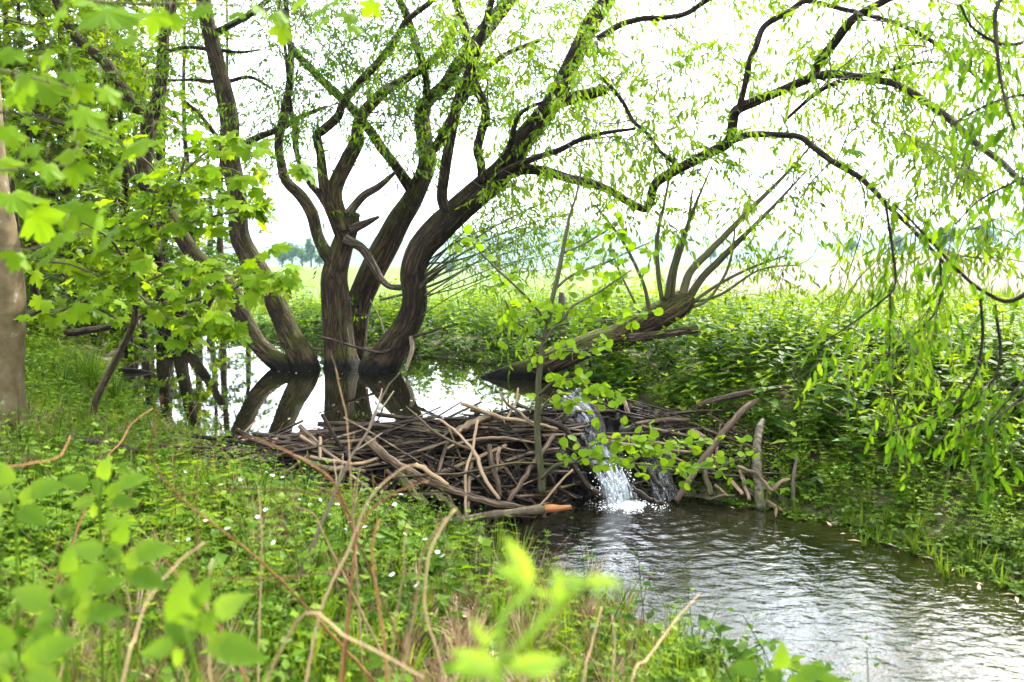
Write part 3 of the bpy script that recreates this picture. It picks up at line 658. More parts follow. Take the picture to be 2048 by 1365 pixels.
# ------------------------------------------------------------------ trees
class Tree:
    def __init__(s, name, loc, label, group=None, leafmat=None, arch=None, seed=1):
        s.o = thing(name, loc, label, 'tree', group); s.g = np.random.default_rng(seed); s.limbs = []; s.tw = Acc(); s.lf = Acc(); s.leafmat = leafmat; s.arch = arch
    def limb(s, D0, D1, pts, m=None, name='limb', sides=10, rough=.07, keep=True, root=0.0, cutmat=None):
        n = len(pts); c = np.concatenate([[0], np.cumsum([math.hypot(pts[k + 1][0] - pts[k][0], pts[k + 1][1] - pts[k][1]) for k in range(n - 1)])]); c /= c[-1]
        P = np.array([at(x, y, D0 + (D1 - D0) * t) for t, (x, y, r) in zip(c, pts)])
        if root: P = np.vstack([P[0] + np.array([0, 0, -root]) - (P[1] - P[0]) * 0.2, P]); pts = [pts[0]] + list(pts)
        R = np.array([pxw(p_[2], p[1]) for p_, p in zip(pts, P)])
        C = catmull(np.column_stack([P, R]), max(6, 5 * len(P))); C[:, 3] = np.maximum(C[:, 3], .002)
        V, q, t, U = tube(C[:, :3], C[:, 3], sides, rough, int(abs(pts[0][0] * 7 + pts[-1][1])))
        s.last = pobj(name, V, [q, t], [m or M_bark, cutmat or m or M_bark], s.o, uv=U, midx=[np.zeros(len(q)), np.ones(len(t))])
        if keep: s.limbs.append(C)
        return C
    def grow(s, C, per_m, lmin, lmax, t0=0.25, droop=.25, up=.35, twigs_per_m=6, tl=(.22, .55), leaf=(.05, .085), leaf_gap=.032, r0=.007, hang=.6, out=1.0, tint=.5, flat=False, bias=None, keepfn=None):
        g = s.g; ln = np.linalg.norm(np.diff(C[:, :3], axis=0), axis=1).sum(); n = int(g.poisson(per_m * ln * (1 - t0)))
        for k in range(n):
            t = t0 + (1 - t0) * g.random(); f = t * (len(C) - 1); i0 = min(int(f), len(C) - 2); p = C[i0, :3] + (C[i0 + 1, :3] - C[i0, :3]) * (f - i0); tg = norm(C[i0 + 1, :3] - C[i0, :3])
            d = rand_unit(1, g)[0]; d = norm(d - tg * np.dot(d, tg) * .6); d = norm(d * out + tg * .55 + np.array([0, 0, up]) + (0 if bias is None else bias))
            s.branch(p, d, g.uniform(lmin, lmax), r0 * g.uniform(.7, 1.2), droop, twigs_per_m, tl, leaf, leaf_gap, hang, tint, flat, keepfn)
    def branch(s, p, d, Lb, r0, droop, tpm, tl, leaf, gap, hang, tint, flat=False, keepfn=None):
        g = s.g; n = 7; k = np.linspace(0, 1, n)[:, None]
        w = rand_unit(1, g)[0] * .12 * Lb
        P = p + d * (k * Lb) + np.array([0, 0, -droop * Lb]) * k ** 2 + w * np.sin(k * 5)
        if P[-1][0] > -2.0 and P[-1][2] > 1.25 + .30 * P[-1][1] and g.random() < .8: return
        s.tw.tube(P, r0 * np.linspace(1, .3, n), 4, cap=False)
        m = max(2, int(g.poisson(tpm * Lb)))
        for q in range(m):
            t = g.uniform(.15, 1.0); f = t * (n - 1); i0 = min(int(f), n - 2); b = P[i0] + (P[i0 + 1] - P[i0]) * (f - i0); tg = norm(P[i0 + 1] - P[i0])
            dd = rand_unit(1, g)[0]
            if flat: dd[2] *= .25
            dd = norm(dd * .9 + tg * .8); s.twig(b, dd, g.uniform(*tl), r0 * .35, droop, leaf, gap, hang, tint + g.normal(0, .12), flat)
    def twig(s, p, d, Lt, r, droop, leaf, gap, hang, tint, flat=False):
        g = s.g; n = 4; k = np.linspace(0, 1, n)[:, None]
        P = p + d * (k * Lt) + np.array([0, 0, -droop * Lt]) * k ** 2
        s.tw.tube(P, np.maximum(r * np.linspace(1, .5, n), .0009), 3, cap=False)
        m = max(2, int(Lt / gap)); t = np.linspace(.12, 1, m); f = t * (n - 1); i0 = np.minimum(f.astype(int), n - 2)
        b = P[i0] + (P[i0 + 1] - P[i0]) * (f - i0)[:, None]; tg = norm(P[i0 + 1] - P[i0])
        if flat:
            dirs = rand_unit(m, g); dirs[:, 2] = dirs[:, 2] * .3 - .25; dirs = norm(dirs + tg * .5); nr = norm(np.array([0, -.25, 1.0]) + g.normal(size=(m, 3)) * .4)
        else:
            dirs = norm(rand_unit(m, g) * .75 + tg * .55 + np.array([0, 0, -hang])); nr = norm(rand_unit(m, g) + np.array([0, 0, .7]))
        sc_ = g.uniform(leaf[0], leaf[1], m)
        bake(s.lf, s.arch, b, frames(dirs, nr), sc_, tint + g.normal(0, .15, m))
    def done(s, twigmat=None, fname='foliage'):
        s.tw.build('twigs', twigmat or M_twig, s.o, 'stuff'); s.lf.build(fname, s.leafmat, s.o, 'stuff', smooth=False)

inview = lambda p: True
# the two thin leaning willows left of centre
TA = Tree('willow_tree', at(577, 740, 10.6), 'thin dark leaning willow, left of the pair rising from the pond, forking into two', leafmat=M_willow_leaf, arch=A_willow, seed=11)
c = TA.limb(10.6, 11.0, [(580, 744, 22), (548, 718, 20), (513, 684, 18), (479, 622, 18), (455, 571, 17), (410, 530, 16), (380, 499, 16), (345, 440, 16), (312, 387, 17), (287, 342, 17), (294, 290, 15), (298, 239, 15)], name='trunk', sides=14, root=.5, keep=False)
for pts in ([(298, 243, 13), (253, 192, 12), (212, 127, 11), (154, 75, 10), (113, 0, 9), (70, -90, 7)], [(298, 243, 13), (315, 205, 13), (325, 137, 12), (328, 68, 11), (342, 14, 10), (352, -90, 8)],
            [(305, 395, 7), (275, 365, 6), (250, 325, 6), (205, 290, 6), (120, 245, 5), (17, 205, 4)]):
    TA.limb(11.0, 11.2, pts)
TB = Tree('willow_tree', at(614, 738, 10.6), 'leaning dark willow trunk, right one of the pair rising from the pond', leafmat=M_willow_leaf, arch=A_willow, seed=12)
TB.limb(10.55, 11.0, [(614, 742, 27), (581, 674, 23), (554, 612, 22), (527, 557, 21), (499, 513, 20), (479, 468, 19), (475, 393, 19), (458, 308, 19), (459, 246, 18), (445, 171, 17), (424, 86, 15), (410, 20, 14), (395, -90, 12)], name='trunk', sides=16, root=.5)
for pts in ([(466, 306, 8), (510, 278, 7), (560, 258, 6), (600, 235, 5), (655, 213, 3)], [(428, 68, 7), (496, 31, 6), (560, -20, 5)], [(446, 293, 5), (420, 255, 4), (395, 225, 4), (370, 202, 2)],
            [(424, 100, 4), (370, 95, 3.5), (330, 106, 3), (283, 135, 2)], [(440, 165, 4), (380, 160, 3), (320, 163, 2.5)], [(452, 165, 4), (500, 155, 3.5), (545, 178, 2)], [(435, 100, 4), (480, 105, 3), (520, 100, 2)]):
    TB.limb(10.9, 11.1, pts, M_bark_dark)

# central willow, trunk with moss
TC = Tree('willow_tree', at(684, 738, 10.75), 'mossy grey-brown willow, front left trunk of the central clump in the pond', leafmat=M_willow_leaf, arch=A_willow, seed=13)
TC.limb(10.75, 10.8, [(684, 744, 40), (681, 715, 33), (677, 674, 29), (671, 605, 28), (668, 554, 26), (682, 503, 23), (699, 451, 20), (704, 425, 15)], name='trunk', sides=24, root=.5, keep=False, rough=.10)
for D1, m, pts in ((11.3, None, [(690, 465, 16), (668, 400, 17), (675, 360, 16), (695, 322, 15), (713, 285, 14), (716, 252, 12), (728, 226, 12), (752, 198, 11), (780, 176, 9), (825, 150, 8), (870, 115, 7), (900, 70, 5), (915, 30, 4)]),
               (10.6, None, [(686, 480, 12), (665, 428, 12), (651, 393, 11), (644, 342, 10), (641, 308, 9), (634, 272, 9), (645, 262, 9), (675, 235, 9), (687, 205, 8), (720, 165, 8), (765, 115, 8), (798, 68, 7), (815, 40, 6), (865, 0, 5), (900, -50, 4)]),
               (10.9, None, [(668, 530, 12), (651, 506, 13), (634, 468, 12), (624, 427, 12), (600, 390, 12), (572, 362, 10), (562, 325, 9), (557, 290, 9), (564, 246, 9), (571, 212, 8), (580, 164, 7), (582, 103, 6), (574, 34, 5), (570, -60, 4)]),
               (10.5, M_bark_dark, [(668, 440, 8), (644, 397, 7), (617, 362, 7), (600, 328, 6), (591, 290, 6), (593, 260, 6), (586, 239, 6), (579, 205, 5), (575, 140, 4), (568, 80, 3)]),
               (10.75, M_bark_stub, [(695, 430, 10), (725, 394, 8), (760, 372, 7), (792, 343, 3), (800, 332, 1)]), (10.75, M_bark_stub, [(700, 460, 11), (735, 445, 7), (758, 434, 3)])):
    TC.limb(10.72, D1, pts, m, keep=m is not M_bark_stub)
TC.limb(10.6, 10.35, [(690, 478, 10), (702, 485, 10), (726, 499, 9), (750, 537, 8), (764, 561, 7), (787, 575, 6), (842, 571, 6)], M_bark_stub, name='dead_branch', keep=False)
# trunk behind
TD = Tree('willow_tree', at(712, 690, 11.5), 'straight-leaning brown willow, rear trunk of the central clump', leafmat=M_willow_leaf, arch=A_willow, seed=14)
TD.limb(11.4, 11.5, [(700, 715, 28), (708, 660, 27), (719, 605, 26), (740, 554, 26), (771, 496, 25), (798, 441, 23), (822, 405, 21), (842, 362, 19), (853, 325, 18), (848, 273, 16), (844, 232, 15), (855, 202, 13), (890, 171, 13), (918, 130, 14), (952, 85, 14), (983, 44, 14), (1013, 7, 13), (1060, -60, 12)], name='trunk', sides=18, root=.5, rough=.09)
for pts in ([(822, 378, 12), (788, 328, 10), (764, 297, 10), (733, 253, 9), (699, 212, 9), (658, 174, 8), (617, 133, 8), (586, 99, 7), (565, 50, 6), (555, -20, 5)], [(858, 305, 11), (878, 285, 10), (901, 240, 9), (925, 200, 8), (960, 150, 6), (1010, 110, 5), (1080, 80, 4)],
            [(851, 195, 7), (853, 165, 7), (843, 123, 8), (829, 79, 8), (812, 27, 8), (798, 0, 7), (785, -40, 6)]):
    TD.limb(11.4, 10.9, pts)
# thick curved trunk with the long right limb
TE = Tree('willow_tree', at(765, 742, 10.5), 'thick dark willow trunk curving up to the right out of the pond', leafmat=M_willow_leaf, arch=A_willow_mid, seed=15)
TE.limb(10.5, 10.2, [(752, 748, 40), (765, 728, 38), (782, 700, 33), (808, 660, 27), (825, 622, 25), (829, 588, 24), (826, 547, 25), (842, 499, 27), (873, 462, 29), (907, 431, 27), (940, 402, 26), (976, 369, 25), (1010, 335, 23), (1044, 284, 22), (1082, 236, 20), (1113, 192, 19), (1140, 137, 17), (1161, 92, 16), (1183, 44, 16), (1212, 5, 15), (1250, -60, 13)], M_bark_e, name='trunk', sides=24, root=.5, rough=.09)
for D0, D1, m, pts in ((10.3, 10.0, None, [(893, 425, 12), (884, 393, 11), (890, 342, 11), (901, 273, 11), (914, 212, 11), (928, 171, 11), (942, 137, 10), (938, 103, 9), (928, 51, 9), (911, 0, 8), (900, -60, 7)]),
   (10.2, 9.9, M_bark_dark, [(965, 365, 10), (962, 328, 9), (955, 301, 9), (962, 267, 9), (972, 226, 9), (957, 185, 9), (945, 150, 8), (950, 120, 8), (962, 70, 7), (985, 0, 6)]),
   (10.2, 10.2, None, [(1105, 208, 14), (1130, 200, 14), (1161, 192, 12), (1212, 181, 9)]),
   (10.2, 8.6, M_bark_dark, [(1000, 350, 15), (1044, 339, 12), (1086, 342, 10), (1137, 357, 9), (1188, 369, 9), (1222, 383, 8), (1257, 404, 8), (1290, 419, 8), (1300, 404, 8.5), (1308, 373, 9), (1325, 356, 10), (1363, 335, 10), (1410, 311, 10), (1455, 287, 11), (1465, 253, 10), (1472, 222, 10), (1513, 202, 10), (1564, 181, 9), (1630, 152, 9)]),
   (8.6, 7.6, M_bark_dark, [(1630, 152, 9), (1640, 120, 9), (1667, 89, 9), (1694, 51, 9), (1722, 27, 8), (1773, 0, 7), (1860, -50, 6)]),
   (8.6, 5.6, M_bark_dark, [(1625, 152, 8), (1667, 149, 9), (1701, 152, 8), (1742, 159, 8), (1790, 168, 7), (1834, 192, 7), (1882, 226, 7), (1927, 263, 6.5), (1961, 294, 6), (1995, 318, 6), (2048, 369, 5), (2110, 430, 4)]),
   (8.9, 7.2, M_bark_dark, [(1460, 282, 8), (1499, 270, 7), (1544, 270, 6.5), (1598, 274, 6), (1626, 294, 6), (1667, 325, 6), (1715, 352, 5.5), (1749, 383, 5), (1773, 410, 4.5), (1824, 458, 4), (1900, 540, 3)]),
   (8.8, 8.0, M_bark_dark, [(1476, 225, 7), (1484, 195, 6), (1492, 161, 6), (1499, 120, 6), (1510, 99, 6), (1523, 62, 6), (1540, 44, 6), (1578, 24, 6), (1609, 3, 5), (1650, 9, 4.5), (1687, 19, 4.5), (1739, 31, 4.5), (1807, 53, 4.5), (1858, 79, 4), (1893, 106, 4), (1927, 130, 4), (1990, 190, 3)]),
   (8.4, 7.8, M_bark_dark, [(1571, 240, 3), (1633, 187, 4), (1694, 157, 4.5), (1756, 147, 4), (1831, 127, 3), (1886, 125, 2.5)]),
   (10.0, 9.6, None, [(1195, 78, 7), (1239, 51, 6), (1284, 38, 5.5), (1325, 36, 5), (1369, 29, 5), (1400, 10, 5), (1430, -10, 5)]),
   (10.0, 9.4, M_bark_dark, [(1018, 338, 7), (1075, 315, 6.5), (1120, 300, 6), (1155, 282, 5), (1200, 268, 4), (1270, 258, 3)]),
   (9.2, 9.5, M_bark_dark, [(1362, 335, 5), (1321, 304, 4), (1294, 267, 4), (1267, 243, 4), (1246, 205, 4), (1219, 171, 4), (1188, 144, 3.5)]),
   (10.2, 9.6, M_bark_dark, [(1000, 345, 6), (1020, 290, 6), (1035, 235, 5), (1060, 215, 4), (1085, 205, 3)])):
    TE.limb(D0, D1, pts, m or M_bark_e)
for pts in ([(835, 580, 5), (866, 552, 4), (892, 533, 2)], [(822, 675, 5), (824, 700, 4.5), (815, 730, 3.5), (812, 744, 2)], [(805, 676, 4), (771, 704, 3), (719, 697, 2.6), (665, 680, 2), (627, 670, 1.2)], [(828, 674, 4), (873, 660, 2.6), (904, 653, 1.2)]):
    TE.limb(10.36, 10.05, pts, M_bark_stub if pts[0][0] != 822 else M_dead, name='dead_branch', keep=False)
# fan of thin shoots from the lower trunk towards the right
g = np.random.default_rng(31)
for k in range(12):
    y0 = g.uniform(500, 650); a = g.normal(-.38, .22); Ls = g.uniform(140, 380); w1, w2 = g.normal(0, 12, 2); r1 = g.uniform(1.4, 2.8)
    pts = [(835, y0, r1)] + [(835 + Ls * t, y0 + a * Ls * t - 25 * sin(t * 2.2) + w1 * sin(t * 4) + w2 * t * t, r1 * (1 - .75 * t)) for t in (.3, .6, 1)]
    C = TE.limb(10.4, g.uniform(10.2, 11.6), pts, M_sap, name='shoot', sides=5, keep=False)
    TE.grow(C, 11, .2, .55, t0=.25, tl=(.12, .3), leaf=(.05, .08), r0=.003)
for pts in ([(790, 690, 3), (800, 640, 2.5), (815, 600, 2), (830, 560, 1)], [(760, 600, 3), (820, 585, 3), (890, 560, 2.5), (960, 520, 1.5)], [(775, 690, 2.5), (760, 640, 2), (740, 600, 1)]):
    C = TE.limb(10.7, 11.0, pts, M_sap, name='shoot', sides=5, keep=False); TE.grow(C, 5, .2, .45, t0=.4, tl=(.12, .3), r0=.003)

for T_, pm in ((TA, .9), (TB, 1.0), (TC, 1.5), (TD, 1.7), (TE, 1.6)):
    for C in T_.limbs:
        right = C[-1, 0] > 1.2
        T_.grow(C, pm * (5.2 if right else 4.7), .7, 2.0, t0=.2 if len(C) < 60 else .42, twigs_per_m=7.0, droop=.34, tl=(.25, .6), leaf=(.07, .115) if right else (.06, .1), leaf_gap=.036, tint=.6)

# fallen willow with upright shoots
TG = Tree('willow_tree', at(1010, 757, 9.85), 'fallen mossy willow log rising from the pond to the right bank with upright shoots', leafmat=M_willow_leaf, arch=A_willow_wide, seed=16)
TG.limb(9.85, 9.5, [(945, 766, 6), (1010, 750, 16), (1071, 735, 22), (1139, 708, 24), (1190, 687, 26), (1242, 673, 27), (1293, 646, 27), (1338, 622, 26), (1368, 602, 24), (1385, 592, 12)], M_bark_moss, name='trunk', sides=20, rough=.10, keep=False)
TG.limb(9.4, 9.2, [(1260, 678, 11), (1310, 671, 9), (1360, 664, 8), (1397, 659, 7.5)], M_bark_stub, name='cut_branch', keep=False, cutmat=M_dead)
for pts in ([(1324, 600, 5), (1317, 554, 5), (1314, 503, 4.5), (1316, 465, 4), (1330, 400, 3), (1350, 300, 2)], [(1334, 600, 7), (1341, 557, 7), (1355, 506, 6), (1369, 468, 5), (1392, 407, 3), (1425, 330, 1.2)],
            [(1362, 605, 9), (1379, 547, 8), (1413, 509, 7), (1447, 475, 6.5), (1500, 420, 5.5), (1580, 340, 3), (1640, 270, 1.2)], [(1375, 600, 9), (1406, 554, 8), (1440, 520, 7.5), (1481, 479, 6), (1540, 420, 4), (1610, 345, 1.5)],
            [(1300, 632, 5), (1290, 578, 4), (1269, 527, 3.5), (1249, 489, 3), (1228, 458, 2.5), (1190, 410, 2)], [(1290, 645, 3), (1266, 598, 2.5), (1242, 550, 2.2), (1228, 516, 1.5)],
            [(1375, 618, 4), (1413, 602, 3.5), (1444, 561, 3), (1461, 520, 3), (1470, 460, 2)], [(1375, 612, 4), (1434, 571, 3.5), (1500, 537, 3), (1570, 512, 2)], [(1345, 600, 4), (1352, 540, 3.5), (1372, 470, 3), (1385, 380, 2)],
            [(1380, 606, 3), (1440, 590, 3), (1520, 540, 2), (1600, 530, 1.5)]):
    C = TG.limb(9.5, float(TG.g.uniform(8.8, 9.7)), pts, M_sap, name='shoot', sides=6); TG.grow(C, 6.5, .25, .75, t0=.35, tl=(.15, .35), leaf=(.05, .09), r0=.004, hang=.8)
# near willow branches hanging in from the upper right
TN = thing('willow_branch', at(2110, 300, 3.6), 'leafy willow branches hanging close to the camera at the right edge', 'branch')
TNx = Tree.__new__(Tree); TNx.o = TN; TNx.g = np.random.default_rng(17); TNx.limbs = []; TNx.tw = Acc(); TNx.lf = Acc(); TNx.leafmat = M_willow_leaf; TNx.arch = A_willow_wide
near = [(4.4, 3.9, [(2100, -60, 6), (2000, 0, 5), (1995, 110, 4), (2010, 200, 3), (2030, 260, 2)]), (4.6, 4.0, [(2110, 60, 5), (2020, 90, 4), (1950, 60, 3), (1920, 10, 2)]),
        (4.0, 4.2, [(2120, 330, 4), (2040, 360, 3), (1960, 400, 2.5), (1910, 450, 2)]), (4.2, 4.6, [(2130, 520, 6), (2030, 600, 5), (1970, 585, 4), (1920, 545, 3.5), (1850, 470, 3), (1790, 410, 2)]),
        (4.4, 4.3, [(1770, 400, 3), (1785, 500, 3), (1790, 570, 2.5), (1760, 605, 2.5), (1700, 650, 2), (1640, 690, 1.5)]), (4.3, 4.2, [(1960, 590, 3), (1965, 680, 3), (1945, 760, 2.5), (1880, 830, 2), (1760, 870, 1.5)]),
        (4.5, 4.3, [(1880, 500, 2.5), (1880, 600, 2.5), (1850, 650, 2), (1790, 700, 1.5)]), (4.4, 4.2, [(1990, 610, 3), (2000, 720, 3), (1960, 800, 2.5), (1900, 840, 1.5)]), (4.4, 4.0, [(2100, 640, 3), (2060, 740, 3), (2000, 820, 2), (1960, 870, 1.5)]),
        (4.6, 4.4, [(1780, 580, 2), (1780, 680, 2), (1775, 760, 2), (1800, 840, 1.5)]), (4.4, 4.2, [(2120, 180, 4), (2000, 200, 3), (1900, 250, 2)]), (4.2, 4.0, [(2110, 760, 3), (2040, 800, 2.5), (1980, 850, 1.5)])]
spots = []
for D0, D1, pts in near:
    C = TNx.limb(D0, D1, pts, M_bark_dark, name='limb', sides=6)
    for t in np.linspace(.25, 1, 11):
        f = t * (len(C) - 1); i0 = min(int(f), len(C) - 2); spots.append((C[i0, :3], TNx.last))
me_nl = make_mesh('leaf', *[A_willow_wide[0], [A_willow_wide[1]]], [M_willow_leaf], tint=np.full(len(A_willow_wide[0]), .55), smooth=False)
from mathutils import Matrix
def leaf_obj(me, parent, p, dirv, nrm, s, name='leaf'):
    Rm = frames(np.array([dirv]), np.array([nrm]))[0]; o = bpy.data.objects.new(name, me); COL.objects.link(o); o.parent = parent
    M4 = Matrix.Identity(4); org = parent.parent.location if parent.parent else parent.location
    for a in range(3):
        for b in range(3): M4[a][b] = float(Rm[a, b] * s)
        M4[a][3] = float(p[a] - org[a])
    o.matrix_local = M4; return o
g = TNx.g; cnt = 0
for p, lim in spots:
    d = norm(rand_unit(1, g)[0] + np.array([-.2, 0, -.5])); Lt = g.uniform(.14, .34); k = np.linspace(0, 1, 4)[:, None]
    P = p + d * k * Lt + np.array([0, 0, -.12]) * k ** 2; TNx.tw.tube(P, .0015, 3)
    for t in np.linspace(.2, 1, int(g.integers(5, 9))):
        b = P[0] + (P[-1] - P[0]) * t; dv = norm(rand_unit(1, g)[0] * .5 + np.array([0, 0, -1.0]) + d * .3); nv = rand_unit(1, g)[0] + np.array([0, -.4, .3]); s = g.uniform(.055, .085)
        if cnt < 290 and g.random() < .36: leaf_obj(me_nl, lim, b, dv, nv, s); cnt += 1
        else: bake(TNx.lf, A_willow_wide, b[None], frames(dv[None], nv[None]), np.array([s]), .55 + g.normal(0, .2))
TNx.done()
for T_ in (TA, TB, TC, TD, TE, TG): T_.done()
# ------------------------------------------------------------------ alder sapling on the dam
AS = thing('alder_sapling', at(1084, 965, 6.7), 'slim young alder with round bright leaves growing out of the dam', 'sapling')
ASx = Tree.__new__(Tree); ASx.o = AS; ASx.g = np.random.default_rng(41); ASx.limbs = []; ASx.tw = Acc(); ASx.lf = Acc(); ASx.leafmat = M_alder_leaf; ASx.arch = A_round
ASx.limb(6.7, 6.75, [(1084, 985, 8), (1083, 951, 7.5), (1077, 900, 7), (1074, 850, 7), (1077, 800, 6.5), (1077, 760, 6), (1085, 700, 6), (1097, 640, 5.5), (1104, 600, 5), (1115, 555, 5), (1122, 520, 4.5), (1130, 480, 4), (1140, 430, 3), (1153, 390, 2.3), (1165, 330, 1.5)], M_sap, name='stem', sides=10, keep=False)
alder = [(6.7, 6.5, [(1094, 645, 3), (1054, 595, 2.6), (1003, 547, 2.2), (968, 513, 1.8), (944, 485, 1.3)]), (6.75, 7.0, [(1114, 575, 3), (1146, 550, 2.6), (1208, 527, 2.2), (1259, 503, 1.8), (1300, 485, 1.2)]),
         (6.7, 6.4, [(1096, 660, 3.4), (1129, 636, 3), (1146, 612, 2.8), (1191, 588, 2.4), (1232, 561, 2), (1263, 540, 1.3)]), (6.75, 6.9, [(1128, 506, 2.6), (1160, 492, 2.2), (1208, 465, 1.8), (1240, 440, 1.2)]),
         (6.7, 6.3, [(1088, 690, 3), (1110, 655, 2.6), (1160, 643, 2.2), (1230, 640, 1.8), (1290, 625, 1.2)]), (6.7, 6.4, [(1088, 680, 2.6), (1057, 660, 2.4), (1030, 640, 2), (1010, 600, 1.2)]),
         (6.6, 6.1, [(1083, 958, 4), (1112, 931, 3.6), (1154, 925, 3), (1181, 918, 3), (1216, 917, 2.8), (1260, 927, 2.5), (1326, 933, 2.2), (1392, 938, 2), (1440, 935, 1.6), (1490, 912, 1.2)]),
         (6.68, 6.3, [(1078, 790, 3), (1110, 762, 2.4), (1150, 760, 2), (1200, 775, 1.6), (1240, 800, 1.2)]), (6.7, 6.9, [(1080, 740, 2.4), (1060, 720, 2), (1050, 690, 1.4)]), (6.7, 6.2, [(1082, 720, 2.6), (1120, 705, 2.2), (1165, 700, 1.8), (1215, 690, 1.2)]),
         (6.3, 6.0, [(1150, 925, 2), (1180, 895, 1.8), (1230, 878, 1.6), (1290, 880, 1.3), (1330, 890, 1)]), (6.2, 5.9, [(1260, 927, 2), (1310, 900, 1.6), (1370, 890, 1.3), (1420, 880, 1)]),
         (6.7, 6.3, [(1076, 830, 2.4), (1100, 800, 2), (1140, 800, 1.6), (1170, 820, 1)])]
me_al = make_mesh('leaf', A_round[0], [A_round[1]], [M_alder_leaf], tint=np.full(len(A_round[0]), .6), smooth=False)
g = ASx.g; cnt = 0
for bi, (D0, D1, pts) in enumerate(alder):
    C = ASx.limb(D0, D1, pts, M_sap, name='branch', sides=6)
    ln = np.linalg.norm(np.diff(C[:, :3], axis=0), axis=1).sum()
    for k in range(int(ln * 34)):
        t = g.uniform(.15, 1); f = t * (len(C) - 1); i0 = min(int(f), len(C) - 2); p = C[i0, :3]; tg = norm(C[i0 + 1, :3] - C[i0, :3])
        d = rand_unit(1, g)[0]; d[2] = d[2] * .4 + .1; d = norm(d + tg * .5); Lt = g.uniform(.05, .26); P = np.array([p, p + d * Lt * .5, p + d * Lt + [0, 0, -.02]])
        ASx.tw.tube(P, .0012, 3)
        for q in range(int(g.integers(1, 4))):
            b = p + d * Lt * g.uniform(.4, 1); dv = norm(rand_unit(1, g)[0] * np.array([1, 1, .5]) + d * .4 + [0, 0, -.15]); nv = norm(np.array([0, -.55, .65]) + g.normal(size=3) * .5); s = g.uniform(.05, .082)
            if cnt < 290 and g.random() < .6: leaf_obj(me_al, ASx.last, b, dv, nv, s); cnt += 1
            else: bake(ASx.lf, A_round, b[None], frames(dv[None], nv[None]), np.array([s]), .6 + g.normal(0, .2))
ASx.done(M_sap)

# ------------------------------------------------------------------ maples on the left
MT = Tree('maple_tree', at(-12, 812, 6.0), 'smooth pale-barked trunk cut by the left edge of the picture', leafmat=M_maple_leaf, arch=A_maple, seed=51)
MT.limb(6.0, 6.1, [(-18, 830, 66), (-16, 760, 57), (-12, 700, 54), (-8, 620, 54), (-8, 560, 50), (-12, 480, 44), (-22, 400, 38), (-28, 300, 33), (-32, 200, 30), (-40, 60, 26), (-50, -120, 20)], M_bark_smooth, name='trunk', sides=24, root=.3, rough=.035, keep=False)
MS = Tree('maple_sapling', at(196, 792, 6.9), 'slender leaning maple sapling with layered lobed leaves on the left bank', leafmat=M_maple_leaf, arch=A_maple, seed=52)
MS.o['category'] = 'sapling'
MS.limb(6.9, 6.7, [(194, 796, 7), (233, 718, 6.5), (267, 646, 6.5), (271, 590, 5.5), (266, 550, 5), (281, 513, 4), (318, 451, 3.4), (345, 400, 3), (370, 320, 2)], M_stick, name='stem', sides=10, keep=False, root=.1)
msb = [(6.8, 6.5, [(268, 560, 3), (263, 503, 3), (274, 468, 2.6), (301, 434, 2), (310, 380, 1.5)]), (6.8, 6.4, [(270, 575, 3), (291, 564, 2.6), (342, 544, 2.4), (393, 540, 2.2), (455, 550, 1.6), (520, 560, 1)]),
       (6.9, 6.2, [(268, 640, 3), (321, 612, 2.6), (376, 605, 2.4), (421, 591, 2.2), (458, 585, 2), (506, 557, 1.6), (580, 560, 1)]), (6.7, 6.2, [(320, 450, 2.4), (342, 393, 2.4), (410, 362, 2), (496, 355, 1.6), (560, 350, 1)]),
       (6.8, 6.3, [(270, 600, 3), (210, 560, 2.6), (140, 530, 2.2), (60, 520, 1.6)]), (6.8, 6.2, [(266, 550, 2.6), (220, 480, 2.4), (150, 440, 2), (80, 430, 1.4)]), (6.7, 6.3, [(300, 480, 2.4), (370, 450, 2.2), (440, 430, 2), (510, 420, 1.4)]),
       (6.8, 6.0, [(262, 655, 2.4), (200, 620, 2.2), (150, 615, 2), (100, 625, 1.4)]), (6.7, 6.4, [(340, 405, 2.4), (300, 330, 2), (240, 290, 1.6)]), (6.7, 6.5, [(360, 350, 2), (420, 300, 2), (470, 290, 1.4)]),
       (6.8, 6.2, [(272, 585, 2.4), (340, 640, 2), (420, 660, 1.8), (480, 650, 1.4)])]
me_ml = make_mesh('leaf', A_maple[0], [A_maple[1]], [M_maple_leaf], tint=np.full(len(A_maple[0]), .5), smooth=False)
g = MS.g; cnt = 0
for D0, D1, pts in msb:
    C = MS.limb(D0, D1, pts, M_twig, name='branch', sides=6)
    ln = np.linalg.norm(np.diff(C[:, :3], axis=0), axis=1).sum()
    for k in range(int(ln * 24)):
        t = g.uniform(.1, 1); f = t * (len(C) - 1); i0 = min(int(f), len(C) - 2); p = C[i0, :3]; tg = norm(C[i0 + 1, :3] - C[i0, :3])
        d = rand_unit(1, g)[0]; d[2] = d[2] * .3 + .1; d = norm(d + tg * .5); Lt = g.uniform(.08, .42)
        MS.tw.tube(np.array([p, p + d * Lt * .5 + [0, 0, .02], p + d * Lt]), [.002, .0015, .001], 3)
        for q in range(int(g.integers(1, 4))):
            b = p + d * Lt * g.uniform(.5, 1); dv = rand_unit(1, g)[0]; dv[2] = -abs(dv[2]) * .5 - .15; dv = norm(dv + d * .4 + np.array([0, -.25, 0])); nv = norm(np.array([0, -.55, .8]) + g.normal(size=3) * .35); s = g.uniform(.09, .16)
            if cnt < 285 and g.random() < .5: leaf_obj(me_ml, MS.last, b, dv, nv, s); cnt += 1
            else: bake(MS.lf, A_maple, b[None], frames(dv[None], nv[None]), np.array([s]), .5 + g.normal(0, .18))
MS.done()
